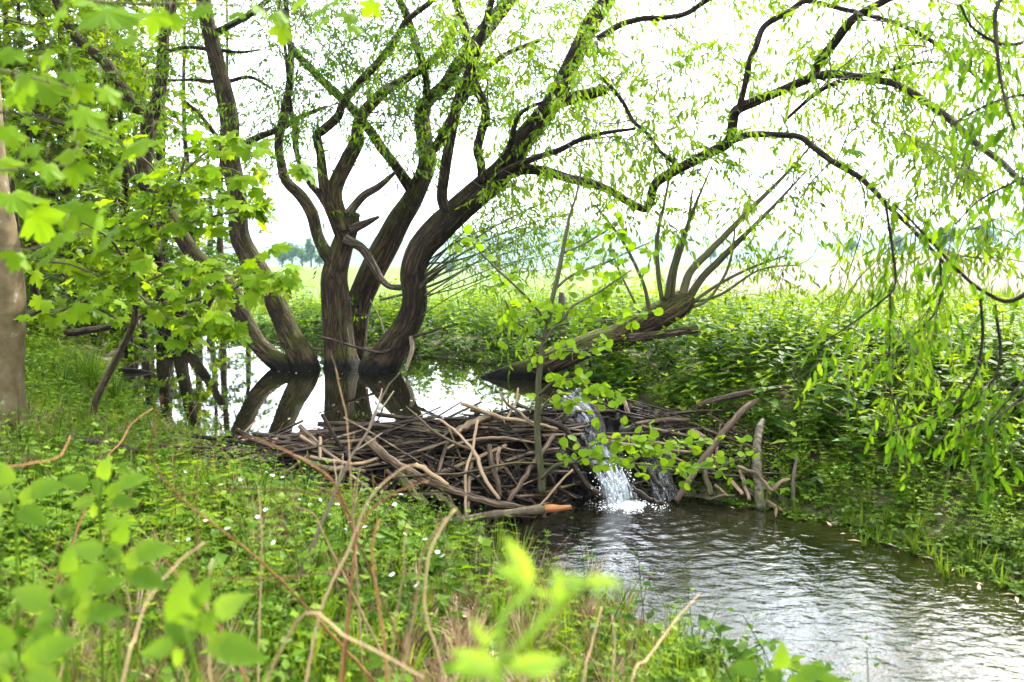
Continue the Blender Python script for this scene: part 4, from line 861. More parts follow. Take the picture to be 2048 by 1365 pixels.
# near overhanging maple branches
MB = thing('maple_branch', at(-120, 150, 2.7), 'big bright maple leaves hanging in from the top left, nearest the camera', 'branch')
acc = Acc(); g = np.random.default_rng(55); mbr = []
for D0, D1, pts in ((2.9, 2.7, [(-120, -60, 4), (100, -10, 3), (240, 7, 2.6), (400, 8, 2.4), (530, 18, 2), (640, 35, 1.6), (740, 20, 1)]), (2.6, 2.7, [(-120, 120, 3), (0, 140, 2.4), (100, 165, 2), (220, 200, 1.2)]),
                    (2.6, 2.7, [(-120, 240, 3), (20, 225, 2.6), (130, 248, 2.2), (200, 272, 1.8), (275, 300, 1)]), (2.5, 2.6, [(-120, 330, 3), (20, 340, 2), (140, 330, 1.5)]), (2.5, 2.7, [(-120, 505, 2.4), (0, 500, 2), (60, 498, 1.8), (150, 470, 1.5), (205, 470, 1)]), (2.4, 2.4, [(-120, 380, 2.5), (0, 390, 1.5)])):
    n = len(pts); P = np.array([at(x, y, D0 + (D1 - D0) * k / (n - 1)) for k, (x, y, r) in enumerate(pts)]); C = catmull(np.column_stack([P, [pxw(r, D0) for x, y, r in pts]]), 5 * n)
    V, q, t, U = tube(C[:, :3], C[:, 3], 6); mbr.append((pobj('branch', V, [q, t], M_twig, MB, uv=U), C[:, :3]))
nl = [(226, 31, 150), (185, 7, 90), (113, 34, 70), (308, 44, 75), (561, 38, 50), (564, 68, 60), (520, 20, 50), (595, 7, 50), (636, 24, 50), (640, 48, 50), (698, 34, 55), (740, 17, 55), (79, 171, 85), (41, 178, 95), (99, 185, 85), (140, 154, 60), (222, 191, 65), (164, 185, 70),
      (181, 236, 90), (154, 243, 60), (270, 294, 90), (160, 273, 50), (137, 311, 70), (96, 342, 70), (150, 345, 85), (31, 400, 120), (79, 448, 110), (147, 431, 105), (190, 455, 95), (20, 273, 70), (44, 195, 80), (205, 482, 100), (60, 60, 60), (20, 110, 70), (400, 20, 60), (350, 45, 55), (470, 30, 50),
      (10, 330, 80), (60, 300, 60), (230, 342, 60), (118, 480, 80), (30, 520, 70), (660, 8, 50), (710, 60, 40), (90, 120, 60), (250, 80, 60)]
for x, y, sz in nl:
    D = 2.62 + g.normal(0, .07); p = at(x, y, D); s = pxw(sz * .82, D); a = g.uniform(-2.5, -.3)
    dv = norm(np.array([cos(a), -.5 + g.normal(0, .25), sin(a) * .75])); nv = norm(np.array([0, -.55, .9]) + g.normal(size=3) * .25); b = p - dv * s * .4
    leaf_obj(me_ml, min(mbr, key=lambda e_: np.linalg.norm(e_[1] - b, axis=1).min())[0], b, dv, nv, s); acc.tube(np.array([b - dv * .02 + [0, .015, .05], b - dv * .01 + [0, 0, .02], b]), .0012, 4)
acc.build('leaf_stalks', M_sap, MB, 'stuff')

# woodland behind on the left
wood = [(35, 760, 10.5, 9), (112, 700, 13.5, 13), (158, 690, 14.5, 15), (187, 690, 13, 8), (232, 690, 15.5, 10), (268, 680, 16, 12), (-60, 740, 11, 16), (60, 690, 16, 12), (330, 668, 18.5, 10), (140, 690, 19, 9), (-20, 690, 17, 12), (210, 670, 20, 9), (295, 665, 21, 9), (390, 655, 22, 8), (85, 680, 21, 10), (440, 650, 24, 8), (-140, 720, 14, 14), (500, 640, 27, 7), (20, 690, 24, 10), (120, 680, 26, 10), (230, 670, 27, 10), (330, 660, 28, 9), (-80, 690, 22, 12), (420, 655, 30, 8), (70, 700, 12.2, 9), (250, 690, 12.8, 8)]
tags = ['near the left edge', 'with pale grey bark patches', 'dark and straight behind the big maple leaves', 'thin and slightly bent', 'half hidden by leaves', 'with a broad crown beside the forked willow', 'mostly outside the left edge', 'dark in the left background', 'at the far end of the pond', 'slim and far back', 'far back at the left edge', 'slim in deep shade', 'behind the forked willow', 'behind the leaning pair of willows', 'far back between two trunks', 'in the far gap left of the leaning willows', 'overhanging the left edge', 'at the far meadow edge', 'in the rearmost row near the left edge', 'in the rearmost row above the big leaves', 'in the rearmost row at the middle of the wood', 'in the rearmost row behind the forked willow', 'in the rearmost row beyond the left edge', 'at the right end of the rearmost row', 'slender, just right of the pale trunk', 'slender, above the sedge tufts']
for k, ((px, py, D, r), tg_) in enumerate(zip(wood, tags)):
    gk = np.random.default_rng(600 + k); x = (px - 1024) / F * D; z0 = float(ground_z(np.array([x]), np.array([D]))[0])
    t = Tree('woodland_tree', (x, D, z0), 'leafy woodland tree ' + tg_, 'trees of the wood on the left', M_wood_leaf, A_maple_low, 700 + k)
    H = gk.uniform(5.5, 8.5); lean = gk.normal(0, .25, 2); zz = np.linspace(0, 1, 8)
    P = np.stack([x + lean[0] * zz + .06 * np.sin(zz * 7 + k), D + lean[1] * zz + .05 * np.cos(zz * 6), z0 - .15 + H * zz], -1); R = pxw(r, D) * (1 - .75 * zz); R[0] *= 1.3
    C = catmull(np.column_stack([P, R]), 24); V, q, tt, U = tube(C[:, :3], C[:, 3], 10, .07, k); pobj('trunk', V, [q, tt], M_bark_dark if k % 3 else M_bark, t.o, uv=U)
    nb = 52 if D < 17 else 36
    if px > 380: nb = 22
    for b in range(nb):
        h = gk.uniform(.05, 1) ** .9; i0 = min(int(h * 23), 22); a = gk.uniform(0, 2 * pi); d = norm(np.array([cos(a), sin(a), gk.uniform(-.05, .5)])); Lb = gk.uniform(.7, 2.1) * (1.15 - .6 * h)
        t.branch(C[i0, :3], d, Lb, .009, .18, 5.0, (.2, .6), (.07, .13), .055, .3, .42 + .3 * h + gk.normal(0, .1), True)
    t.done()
# willow clump standing in the far end of the pond
WC = Tree('willow_clump', at(335, 690, 13.8), 'clump of dark flooded willow stems at the far left of the pond', leafmat=M_wood_leaf, arch=A_willow_wide, seed=71)
for pts in ([(287, 692, 8), (290, 630, 7.5), (292, 570, 7), (285, 480, 6), (270, 380, 5)], [(319, 692, 7), (316, 640, 6), (318, 590, 5.5), (330, 500, 4)], [(336, 695, 13), (332, 650, 11), (325, 600, 10), (318, 520, 9), (300, 420, 7)],
            [(357, 695, 15), (361, 640, 13), (368, 590, 12), (380, 500, 9), (390, 400, 6)], [(368, 692, 12), (390, 650, 11), (408, 620, 9), (440, 560, 7)], [(330, 680, 10), (350, 690, 10), (385, 686, 7), (412, 690, 4), (417, 670, 2)]):
    C = WC.limb(13.8, 14.2, pts, M_bark_dark, name='stem', root=.3)
    WC.grow(C, 2.2, .5, 1.3, t0=.4, leaf=(.06, .1), tl=(.2, .5), tint=.5)
WC.done()

# far trees
far = [(566, 577, 340, 44, 'left in the distant row beyond the meadow'), (586, 577, 345, 52, 'second in the distant row beyond the meadow'), (606, 578, 335, 38, 'low, in the middle of the distant row'), (624, 577, 350, 58, 'slim and tallest of the distant row'), (641, 577, 340, 40, 'right in the distant row beside the mossy trunk'),
       (750, 575, 360, 40, 'seen between the central trunks'), (900, 560, 380, 42, 'right of the thick curved trunk'), (1700, 512, 350, 40, 'faint on the right behind the field'), (1795, 508, 360, 44, 'left of the two round ones on the right horizon'), (1882, 503, 370, 58, 'round, on the right horizon'), (1968, 501, 370, 54, 'round, near the right edge on the horizon'), (2060, 500, 380, 50, 'cut by the right edge on the horizon'), (1420, 530, 400, 36, 'low behind the upright shoots')]
for k, (px, py, D, h, tg_) in enumerate(far):
    gk = np.random.default_rng(800 + k); x = (px - 1024) / F * D; z0 = float(ground_z(np.array([x]), np.array([float(D)]))[0]); H = h * D / F
    o = thing('far_tree', (x, D, z0), 'hazy distant tree ' + tg_, 'tree', 'distant trees')
    V, q, t, U = tube(np.array([(x, D, z0 - .3), (x, D, z0 + H * .3), (x + .2, D, z0 + H * .75)]), [H * .035, H * .028, H * .01], 7); pobj('trunk', V, [q, t], M_bark_dark, o, uv=U)
    acc = Acc(); n = 700; cl = rand_unit(14, gk) * gk.uniform(.3, 1, (14, 1)); ci = gk.integers(0, 14, n); wv = .42 if 'slim' not in tg_ else .2
    pos = cl[ci] * .75 + rand_unit(n, gk) * gk.uniform(0, .45, (n, 1)); pos = pos * np.array([H * wv, H * wv, H * .42]) + np.array([x, D, z0 + H * .58])
    bake(acc, A_ovate, pos, frames(rand_unit(n, gk), rand_unit(n, gk)), gk.uniform(.07, .13, n) * H, .5 + gk.normal(0, .2, n)); acc.build('crown', M_far_leaf, o, 'stuff', smooth=False)

# old post behind the sapling
o, C = log('fence_post', 'old dark wooden post among the nettles behind the sapling', [(1126, 720, 8), (1125, 650, 8), (1124, 585, 7.5)], 11.3, 11.3, M_post, 'post', cutmat=M_dead)

# ------------------------------------------------------------------ plants: archetypes
def merge(parts):
    V = []; T = []; t = []; n = 0
    for v, f, ti in parts: V.append(v); T.append(np.asarray(f) + n); t.append(np.broadcast_to(ti, (len(v),))); n += len(v)
    return np.vstack(V), np.vstack(T), np.concatenate(t)
def tri_tube(P, r, sides=3):
    V, q, t, U = tube(np.asarray(P, float), r, sides, cap=False); return V, np.vstack([q[:, :3], q[:, [0, 2, 3]]])
def place_leaf(arch, p, d, nrm, s): R = frames(np.array([d], float), np.array([nrm], float))[0]; return arch[0] @ R.T * s + p, arch[1]
def nettle(h, g, big=1.0):
    parts = []; bend = g.normal(0, .07, 2) * h; z = np.linspace(0, 1, 5); P = np.stack([bend[0] * z ** 2, bend[1] * z ** 2, h * z], -1)
    v, f = tri_tube(P, np.linspace(.0035, .0015, 5)); parts.append((v, f, -.1)); n = max(4, int(h / .10))
    for k in range(n):
        t = .22 + .78 * (k + .5) / n; p = np.array([bend[0] * t * t, bend[1] * t * t, h * t]); a = k * pi / 2 + g.normal(0, .2); s = big * (.235 - .13 * t) * g.uniform(.8, 1.15) * (1.1 if t > .3 else .8)
        for q in (0, pi):
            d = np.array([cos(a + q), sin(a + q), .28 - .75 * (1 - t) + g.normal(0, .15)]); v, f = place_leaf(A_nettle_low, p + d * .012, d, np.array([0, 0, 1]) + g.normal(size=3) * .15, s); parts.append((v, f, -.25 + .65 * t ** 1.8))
    for q in range(3):
        a = g.uniform(0, 6.3); v, f = place_leaf(A_nettle, np.array([bend[0], bend[1], h]), np.array([cos(a), sin(a), .9]), np.array([0, 0, 1.0]), big * .09); parts.append((v, f, .5))
    return merge(parts)
def herb(r, g, n=9, arch=None, h=.10):
    parts = []
    for k in range(n):
        a = g.uniform(0, 2 * pi); l = r * g.uniform(.3, 1); hh = h * g.uniform(.4, 1.2); p = np.array([cos(a) * l, sin(a) * l, hh])
        v, f = tri_tube([(0, 0, 0), p], .0011); parts.append((v, f, -.05))
        for q in (-1, 0, 1):
            b = a + q * 1.1; d = np.array([cos(b), sin(b), g.normal(-.05, .2)]); v, f = place_leaf(arch or A_ovate_low, p, d, np.array([0, 0, 1]) + g.normal(size=3) * .25, r * g.uniform(.28, .5)); parts.append((v, f, g.normal(0, .12)))
    return merge(parts)
def whorl(h, g):
    parts = []; b = g.normal(0, .25, 2) * h; z = np.linspace(0, 1, 4); P = np.stack([b[0] * z ** 2, b[1] * z ** 2, h * z], -1); v, f = tri_tube(P, .0013); parts.append((v, f, 0)); n = max(4, int(h / .035))
    for k in range(n):
        t = (k + 1) / n; p = np.array([b[0] * t * t, b[1] * t * t, h * t]); m = 6
        for q in range(m):
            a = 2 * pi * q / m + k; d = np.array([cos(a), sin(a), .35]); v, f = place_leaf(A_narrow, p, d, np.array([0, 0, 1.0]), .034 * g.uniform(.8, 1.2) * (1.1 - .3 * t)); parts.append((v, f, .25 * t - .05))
    return merge(parts)
def leafy(h, g, s0=.045):
    parts = []; b = g.normal(0, .22, 2) * h; z = np.linspace(0, 1, 4); P = np.stack([b[0] * z ** 2, b[1] * z ** 2, h * z], -1); v, f = tri_tube(P, .0016); parts.append((v, f, 0)); n = max(5, int(h / .025))
    for k in range(n):
        t = .15 + .85 * (k + 1) / n; p = np.array([b[0] * t * t, b[1] * t * t, h * t]); a = k * 2.4; d = np.array([cos(a), sin(a), .25 + g.normal(0, .2)]); q = p + d * .02
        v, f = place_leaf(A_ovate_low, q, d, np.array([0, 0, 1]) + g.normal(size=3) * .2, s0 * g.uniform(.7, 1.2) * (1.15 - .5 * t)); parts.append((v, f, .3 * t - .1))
    return merge(parts)
def tuft(h, n, g, w=.004, spread=.5, droop=.5):
    parts = []
    for k in range(n):
        a = g.uniform(0, 2 * pi); l = h * g.uniform(.6, 1.1); s = g.uniform(.1, spread); d = np.array([cos(a), sin(a), 0]); sd = np.array([-sin(a), cos(a), 0]); base = d * g.uniform(0, .02); V = []
        for j, t in enumerate((0, .35, .7, 1.0)):
            c = base + d * (s * l * t ** 1.6) + np.array([0, 0, l * (t - droop * s * t ** 3)]); ww = w * (1 - .95 * t ** 1.5); V += [c - sd * ww, c + sd * ww]
        T = []
        for j in range(3): a0 = 2 * j; T += [(a0, a0 + 1, a0 + 3), (a0, a0 + 3, a0 + 2)]
        parts.append((np.array(V), np.array(T), g.normal(0, .15)))
    return merge(parts)
g = np.random.default_rng(90)
AR_nettle = [nettle(h, g) for h in (.45, .55, .65, .75, .85, .6)]
AR_herb = [herb(r, g, n) for r, n in ((.10, 8), (.13, 9), (.08, 7), (.11, 10))]
AR_low = [herb(r, g, n, A_round_low, .05) for r, n in ((.07, 9), (.09, 10), (.06, 8))]
AR_whorl = [whorl(h, g) for h in (.18, .26, .32, .22)]
AR_leafy = [leafy(h, g) for h in (.16, .22, .28, .34, .2)]
AR_tuft = [tuft(h, n, g) for h, n in ((.2, 14), (.28, 16), (.16, 14), (.34, 14))]
AR_sedge = [tuft(h, n, g, .007, .7, .7) for h, n in ((.6, 46), (.5, 40))]
def yawR(n, g, tilt=.12):
    a = g.uniform(0, 2 * pi, n); up = norm(np.stack([g.normal(0, tilt, n), g.normal(0, tilt, n), np.ones(n)], -1)); x = np.stack([np.cos(a), np.sin(a), np.zeros(n)], -1)
    y = norm(np.cross(up, x)); x = np.cross(y, up); return np.stack([x, y, up], -1)
def scatter(acc, archs, x, y, g, smin, smax, tint=.45, tsd=.12, tilt=.12, dz=-.01, z=None):
    k = g.integers(0, len(archs), len(x)); z = ground_z(x, y) if z is None else z; R = yawR(len(x), g, tilt); s = g.uniform(smin, smax, len(x)) * np.where(x < np.interp(y, _dy, _dx), .55 + .45 * sstep(.2, 1.8, sdist(POND, x, y)), 1); ti = tint + g.normal(0, tsd, len(x))
    for q, a in enumerate(archs):
        m = k == q; bake(acc, a, np.stack([x, y, z + dz], -1)[m], R[m], s[m], ti[m])
def inframe(x, y, z, mx=140, my=120):
    t = y * cos(PITCH) - (z - CAMZ) * sin(PITCH); px = 1024 + F * x / t; py = 682.5 - F * ((z - CAMZ) * cos(PITCH) + y * sin(PITCH)) / t
    return (px > -mx) & (px < 2048 + mx) & (py > -my) & (py < 1365 + my) & (t > .3)
def region(n, x0, x1, y0, y1, g, cond):
    x = g.uniform(x0, x1, n); y = g.uniform(y0, y1, n); z = ground_z(x, y); m = inframe(x, y, z, 160, 260) & cond(x, y, z); return x[m], y[m]
side = lambda x, y: x > np.interp(y, _dy, _dx)
# right bank: nettles (stuff) with the most visible ones as single plants
g = np.random.default_rng(91)
bank = lambda lo, hi: (lambda x, y, z: side(x, y) & (sdist(STREAM, x, y) > lo) & (sdist(POND, x, y) > .12) & (np.minimum(sdist(STREAM, x, y), 99) < hi))
acc = Acc(); x, y = region(11000, -6, 9.5, 5, 19, g, lambda x, y, z: side(x, y) & (sdist(STREAM, x, y) > .7) & (sdist(POND, x, y) > .02) & (y < 17.5))
p = np.clip(1.5 - .09 * y, .3, 1); keep = g.random(len(x)) < p; x, y = x[keep], y[keep]
hs = .58 + .27 * sstep(.4, 2.0, np.minimum(sdist(STREAM, x, y), sdist(POND, x, y) * 2)) - .12 * sstep(3.2, 5.5, x)
k = g.integers(0, len(AR_nettle), len(x)); R = yawR(len(x), g, .1); z = ground_z(x, y); ti = .42 + g.normal(0, .1, len(x)); s = hs * g.uniform(.8, 1.15, len(x))
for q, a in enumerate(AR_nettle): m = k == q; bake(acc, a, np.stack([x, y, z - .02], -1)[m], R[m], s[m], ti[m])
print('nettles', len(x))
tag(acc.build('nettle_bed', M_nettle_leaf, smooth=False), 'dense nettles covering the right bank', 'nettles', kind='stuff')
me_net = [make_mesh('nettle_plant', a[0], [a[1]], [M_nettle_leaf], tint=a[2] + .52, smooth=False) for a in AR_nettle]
cnt = 0
for px, py, D in [(1500, 770, 7.9), (1540, 700, 8.4), (1465, 720, 8.8), (1620, 790, 7.5), (1670, 760, 7.6), (1710, 820, 7.0), (1585, 880, 7.3), (1760, 730, 7.4), (1560, 830, 7.7), (1640, 690, 8.3), (1830, 780, 6.7), (1900, 690, 7.2), (1690, 660, 8.6), (1980, 720, 6.5), (1500, 640, 9.5), (1600, 620, 9.6),
                  (950, 640, 12.0), (1000, 630, 12.0), (905, 650, 12.2), (1050, 640, 11.6), (860, 640, 12.4), (1200, 650, 10.8), (980, 600, 13), (1440, 760, 8.3), (1520, 720, 8.2), (1730, 690, 8.0), (1420, 690, 9.2), (1800, 640, 8.5), (1880, 620, 8.6), (1960, 630, 8.0)]:
    x = (px - 1024) / F * D; z = float(ground_z(np.array([x]), np.array([D]))[0]); o = put('nettle_plant', me_net[cnt % 6], None, (x, D, z - .01)); s = float(g.uniform(.85, 1.15)); o.scale = (s, s, s); o.rotation_euler = (float(g.normal(0, .06)), float(g.normal(0, .06)), float(g.uniform(0, 6.28))); cnt += 1
    wl = 'on the far shore behind the pond' if D > 10.5 else ('on the crest of the right bank below the field' if py < 670 else ('beside the leaning pole on the right bank' if px < 1610 else 'on the right slope under the hanging willow leaves'))
    tag(o, 'tall nettle with light tip ' + wl, 'nettle', 'single nettles ' + wl)
# low plants at the right water's edge
acc = Acc(); x, y = region(9000, -6, 6, 3.5, 17, g, lambda x, y, z: side(x, y) & (sdist(STREAM, x, y) > .02) & (sdist(POND, x, y) > .0) & (np.minimum(sdist(STREAM, x, y), sdist(POND, x, y) * 1.8) < 1.3))
scatter(acc, AR_low + AR_herb[:2], x, y, g, .8, 1.6, .42); print('low', len(x))
tag(acc.build('ground_cover', M_herb_leaf, smooth=False), 'low round-leaved plants covering the foot of the right bank', 'ground cover', kind='stuff')
acc = Acc(); x, y = region(5500, .5, 6, 3.5, 10, g, lambda x, y, z: side(x, y) & (sdist(STREAM, x, y) > .15) & (sdist(STREAM, x, y) < 2.0) & (sdist(POND, x, y) > .3)); h_ = len(x) // 2
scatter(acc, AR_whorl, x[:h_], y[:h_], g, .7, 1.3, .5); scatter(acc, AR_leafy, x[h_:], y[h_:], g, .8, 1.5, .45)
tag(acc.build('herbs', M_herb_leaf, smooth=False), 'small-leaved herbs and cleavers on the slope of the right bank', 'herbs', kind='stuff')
# left foreground bank
leftok = lambda x, y, z: (~side(x, y)) & (sdist(STREAM, x, y) > .03) & (sdist(POND, x, y) > .05) & ~((y > 5.9 + (x + 2) * .3) & (x > -1.9) & (y > 5.7))
g = np.random.default_rng(92)
def dens(x, y, g, k=0): return g.random(len(x)) < np.clip(3.4 / np.maximum(y, 1.4) + .35 * sstep(4, 6, y), .14, 1) * np.clip(.5 + .3 * sstep(4, 6, y) + 1.6 * wob(x + 7 * k, y - 5 * k, 2.8), .03, 1)
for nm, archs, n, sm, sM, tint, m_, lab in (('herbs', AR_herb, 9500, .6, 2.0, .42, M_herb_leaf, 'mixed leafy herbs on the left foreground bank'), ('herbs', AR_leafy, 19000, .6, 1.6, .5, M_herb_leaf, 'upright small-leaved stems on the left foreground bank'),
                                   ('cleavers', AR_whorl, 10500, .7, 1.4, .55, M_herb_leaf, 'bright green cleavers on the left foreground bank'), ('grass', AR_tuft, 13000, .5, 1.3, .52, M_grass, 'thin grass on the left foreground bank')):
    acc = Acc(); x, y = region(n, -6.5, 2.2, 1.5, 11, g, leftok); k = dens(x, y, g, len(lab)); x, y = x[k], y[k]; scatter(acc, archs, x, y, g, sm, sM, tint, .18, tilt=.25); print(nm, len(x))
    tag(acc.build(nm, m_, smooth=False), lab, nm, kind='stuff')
acc = Acc(); x, y = region(5200, -5, 1.8, 1.6, 7, g, leftok); k = dens(x, y, g, 3); x, y = x[k], y[k]; scatter(acc, AR_tuft, x, y, g, .45, 1.25, .55, .2, tilt=.45)
tag(acc.build('dry_grass', M_litter, smooth=False), 'bleached dead grass blades tangled in the left bank herbs', 'dry grass', kind='stuff')
# dead leaves on the ground
acc = Acc(); x, y = region(7000, -5, 2, 1.6, 5, g, leftok); n = len(x); up = norm(np.array([0, 0, 1.0]) + g.normal(size=(n, 3)) * .35); d = rand_unit(n, g) * np.array([1, 1, .2])
bake(acc, A_ovate, np.stack([x, y, ground_z(x, y) + .012], -1), frames(d, up), g.uniform(.03, .095, n), .5 + g.normal(0, .3, n)); tag(acc.build('leaf_litter', M_litter, smooth=False), 'dry brown leaf litter between the foreground plants', 'leaf litter', kind='stuff')
# wood floor plants on the left and tall grass edge behind the bank
acc = Acc(); x, y = region(7000, -16, -2.5, 7, 22, g, lambda x, y, z: (~side(x, y)) & (sdist(POND, x, y) > .1)); k = g.random(len(x)) < .65
scatter(acc, AR_herb + AR_leafy + AR_whorl, x[k], y[k], g, 1.2, 2.4, .4, tilt=.2); tag(acc.build('undergrowth', M_herb_leaf, smooth=False), 'shaded undergrowth on the wood floor left of the pond', 'undergrowth', kind='stuff')
acc = Acc(); x, y = region(1600, -9, 14, 11.5, 24, g, lambda x, y, z: side(x, y) & (sdist(POND, x, y) > 1.0) & (y > 12)); scatter(acc, AR_tuft, x, y, g, 1.4, 2.4, .75); tag(acc.build('meadow_grass', M_grass, smooth=False), 'tall bright grass along the meadow edge', 'grass', kind='stuff')
# sedge tufts on the left bank
me_sd = [make_mesh('sedge_tuft', a[0], [a[1]], [M_grass], tint=a[2] + .25, smooth=False) for a in AR_sedge]
for k, (px, D, lab) in enumerate(((178, 8.2, 'largest dark green tuft of long arching sedge blades beside the sapling stem'), (150, 8.6, 'dark sedge tuft just left of the largest one'), (222, 7.9, 'small sedge tuft right against the leaning sapling stem'), (120, 8.0, 'low sedge tuft nearest the pale trunk'))):
    x = (px - 1024) / F * D; o = put('sedge_tuft', me_sd[k % 2], None, (x, D, float(ground_z(np.array([x]), np.array([D]))[0]) - .01)); s = (1.15, 1, .7, .8)[k]; o.scale = (s, s, s); o.rotation_euler[2] = k * 1.3; tag(o, lab, 'sedge tuft', 'sedge tufts')
acc = Acc(); acc2 = Acc(); x = g.uniform(1.5, 3.9, 2900); y = g.uniform(3.4, 7.2, 2900); d = sdist(STREAM, x, y); m = (d > -.14) & (d < .32) & (x > 1.7); x, y = x[m], y[m]; z = np.maximum(ground_z(x, y), ZS); h_ = int(len(x) * .8)
scatter(acc, AR_low, x[:h_], y[:h_], g, .35, .95, .55, z=z[:h_]); scatter(acc2, AR_tuft, x[h_:], y[h_:], g, .3, .8, .7, z=z[h_:])
tag(acc.build('ground_cover', M_herb_leaf, smooth=False), 'small cress-like plants fringing the right waterline', 'ground cover', kind='stuff'); tag(acc2.build('grass', M_grass, smooth=False), 'short grass fringing the right waterline', 'grass', kind='stuff')
# upright grass in the water at the right
me_wg = [make_mesh('water_grass', a[0], [a[1]], [M_grass], tint=a[2] + .75, smooth=False) for a in (tuft(.26, 9, g, .008, .5, .9), tuft(.2, 7, g, .007, .5, .8), tuft(.3, 8, g, .008, .45, 1.0))]
for k, (px, py) in enumerate([(1745, 1095), (1775, 1090), (1760, 1075), (1905, 1150), (1920, 1160), (1880, 1120), (1965, 1130), (1990, 1120), (2010, 1160), (2030, 1180), (1950, 1160), (1850, 1110), (2040, 1150), (1635, 1000), (1740, 1060)]):
    D = 1774 * (CAMZ - ZS) / (py - 530) * .985; x = (px - 1024) / F * D; o = put('water_grass', me_wg[k % 3], None, (x, D, ZS - .03)); s = float(g.uniform(.7, 1.05)); o.scale = (s, s, s); o.rotation_euler[2] = float(g.uniform(0, 6)); tag(o, 'bright upright grass tuft in the shallow water at the right edge of the stream', 'grass tuft', 'grass tufts in the stream edge')
# floating bits and pale leaves
acc = Acc(); n = 900; x = g.uniform(-4, 1.2, n); y = g.uniform(6.4, 13, n); d = sdist(POND, x, y); near_dam = np.exp(-np.abs(y - np.interp(x, [-2, -.87, -.1, 1.04], [6.35, 6.95, 7.5, 8.15])) / .35); m = (d < -.02) & (g.random(n) < .12 + near_dam); x, y = x[m], y[m]; n = len(x)
bake(acc, A_ovate, np.stack([x, y, np.full(n, .005)], -1), frames(rand_unit(n, g) * [1, 1, .02], np.array([0, 0, 1.0]) + g.normal(size=(n, 3)) * .05), g.uniform(.01, .045, n), .5 + g.normal(0, .25, n)); tag(acc.build('floating_debris', M_litter, smooth=False), 'floating bits of leaves and bark on the pond near the dam', 'debris', kind='stuff')
acc = Acc(); n = 260; x = g.uniform(1.5, 3.6, n); y = g.uniform(4.2, 7, n); d = sdist(STREAM, x, y); m = (np.abs(d + .12) < .16) & (x > 1.6); x, y = x[m], y[m]; n = len(x)
bake(acc, A_narrow, np.stack([x, y, np.full(n, ZS + .012)], -1), frames(rand_unit(n, g) * [1, 1, .15], np.array([0, 0, 1.0]) + g.normal(size=(n, 3)) * .2), g.uniform(.04, .13, n), .85 + g.normal(0, .2, n)); tag(acc.build('floating_debris', M_litter, smooth=False), 'pale limp blades and scraps at the right edge of the stream', 'debris', kind='stuff')

# ------------------------------------------------------------------ white flowers
def flower():
    parts = []
    v, f = tri_tube([(0, 0, -.2), (.005, 0, -.1), (0, 0, 0)], .0009); parts.append((v, f, -.9))
    for q in range(5):
        a = 2 * pi * q / 5; v, f = place_leaf(A_round, np.zeros(3), np.array([cos(a), sin(a), .35]), np.array([0, 0, 1.0]), .014); parts.append((v, f, .5))
    return merge(parts), len(parts[0][1])
fl, ns_ = flower(); me_fl = make_mesh('white_flower', fl[0], [fl[1]], [M_petal, M_herb_leaf], tint=np.maximum(fl[2], .4), smooth=False, midx=[np.where(np.arange(len(fl[1])) < ns_, 1, 0)])
for px, py in [(413, 968), (398, 941), (442, 970), (370, 945), (533, 945), (545, 952), (540, 938), (565, 955), (412, 1042), (455, 1058), (517, 1075), (547, 1086), (355, 1084), (377, 1080), (532, 1020), (515, 1035), (670, 985), (675, 1010), (660, 1030), (790, 1010), (802, 990), (690, 1060), (700, 1045), (730, 1055), (875, 1105), (886, 1113), (735, 1010), (785, 1150), (835, 1170), (480, 960), (600, 1000), (620, 1010), (640, 1000), (655, 1020), (850, 1080), (810, 1070)]:
    D = float(np.interp(py, [930, 1180], [5.0, 3.3])) + float(g.normal(0, .1)); p = at(px, py, D); zg = float(ground_z(np.array([p[0]]), np.array([D]))[0])
    o = put('white_flower', me_fl, None, (p[0], p[1], max(p[2], zg + .16))); s = float(g.uniform(.7, 1.05)); o.scale = (s, s, s); o.rotation_euler = (float(g.normal(.5, .25)), float(g.normal(0, .3)), float(g.uniform(0, 6))); wl = 'just left of the dam' if py < 975 else ('among the dry stalks below the dam' if px > 620 else 'in the middle of the left bank')
    tag(o, 'small white five-petalled flower ' + wl, 'flower', 'white flowers ' + wl)

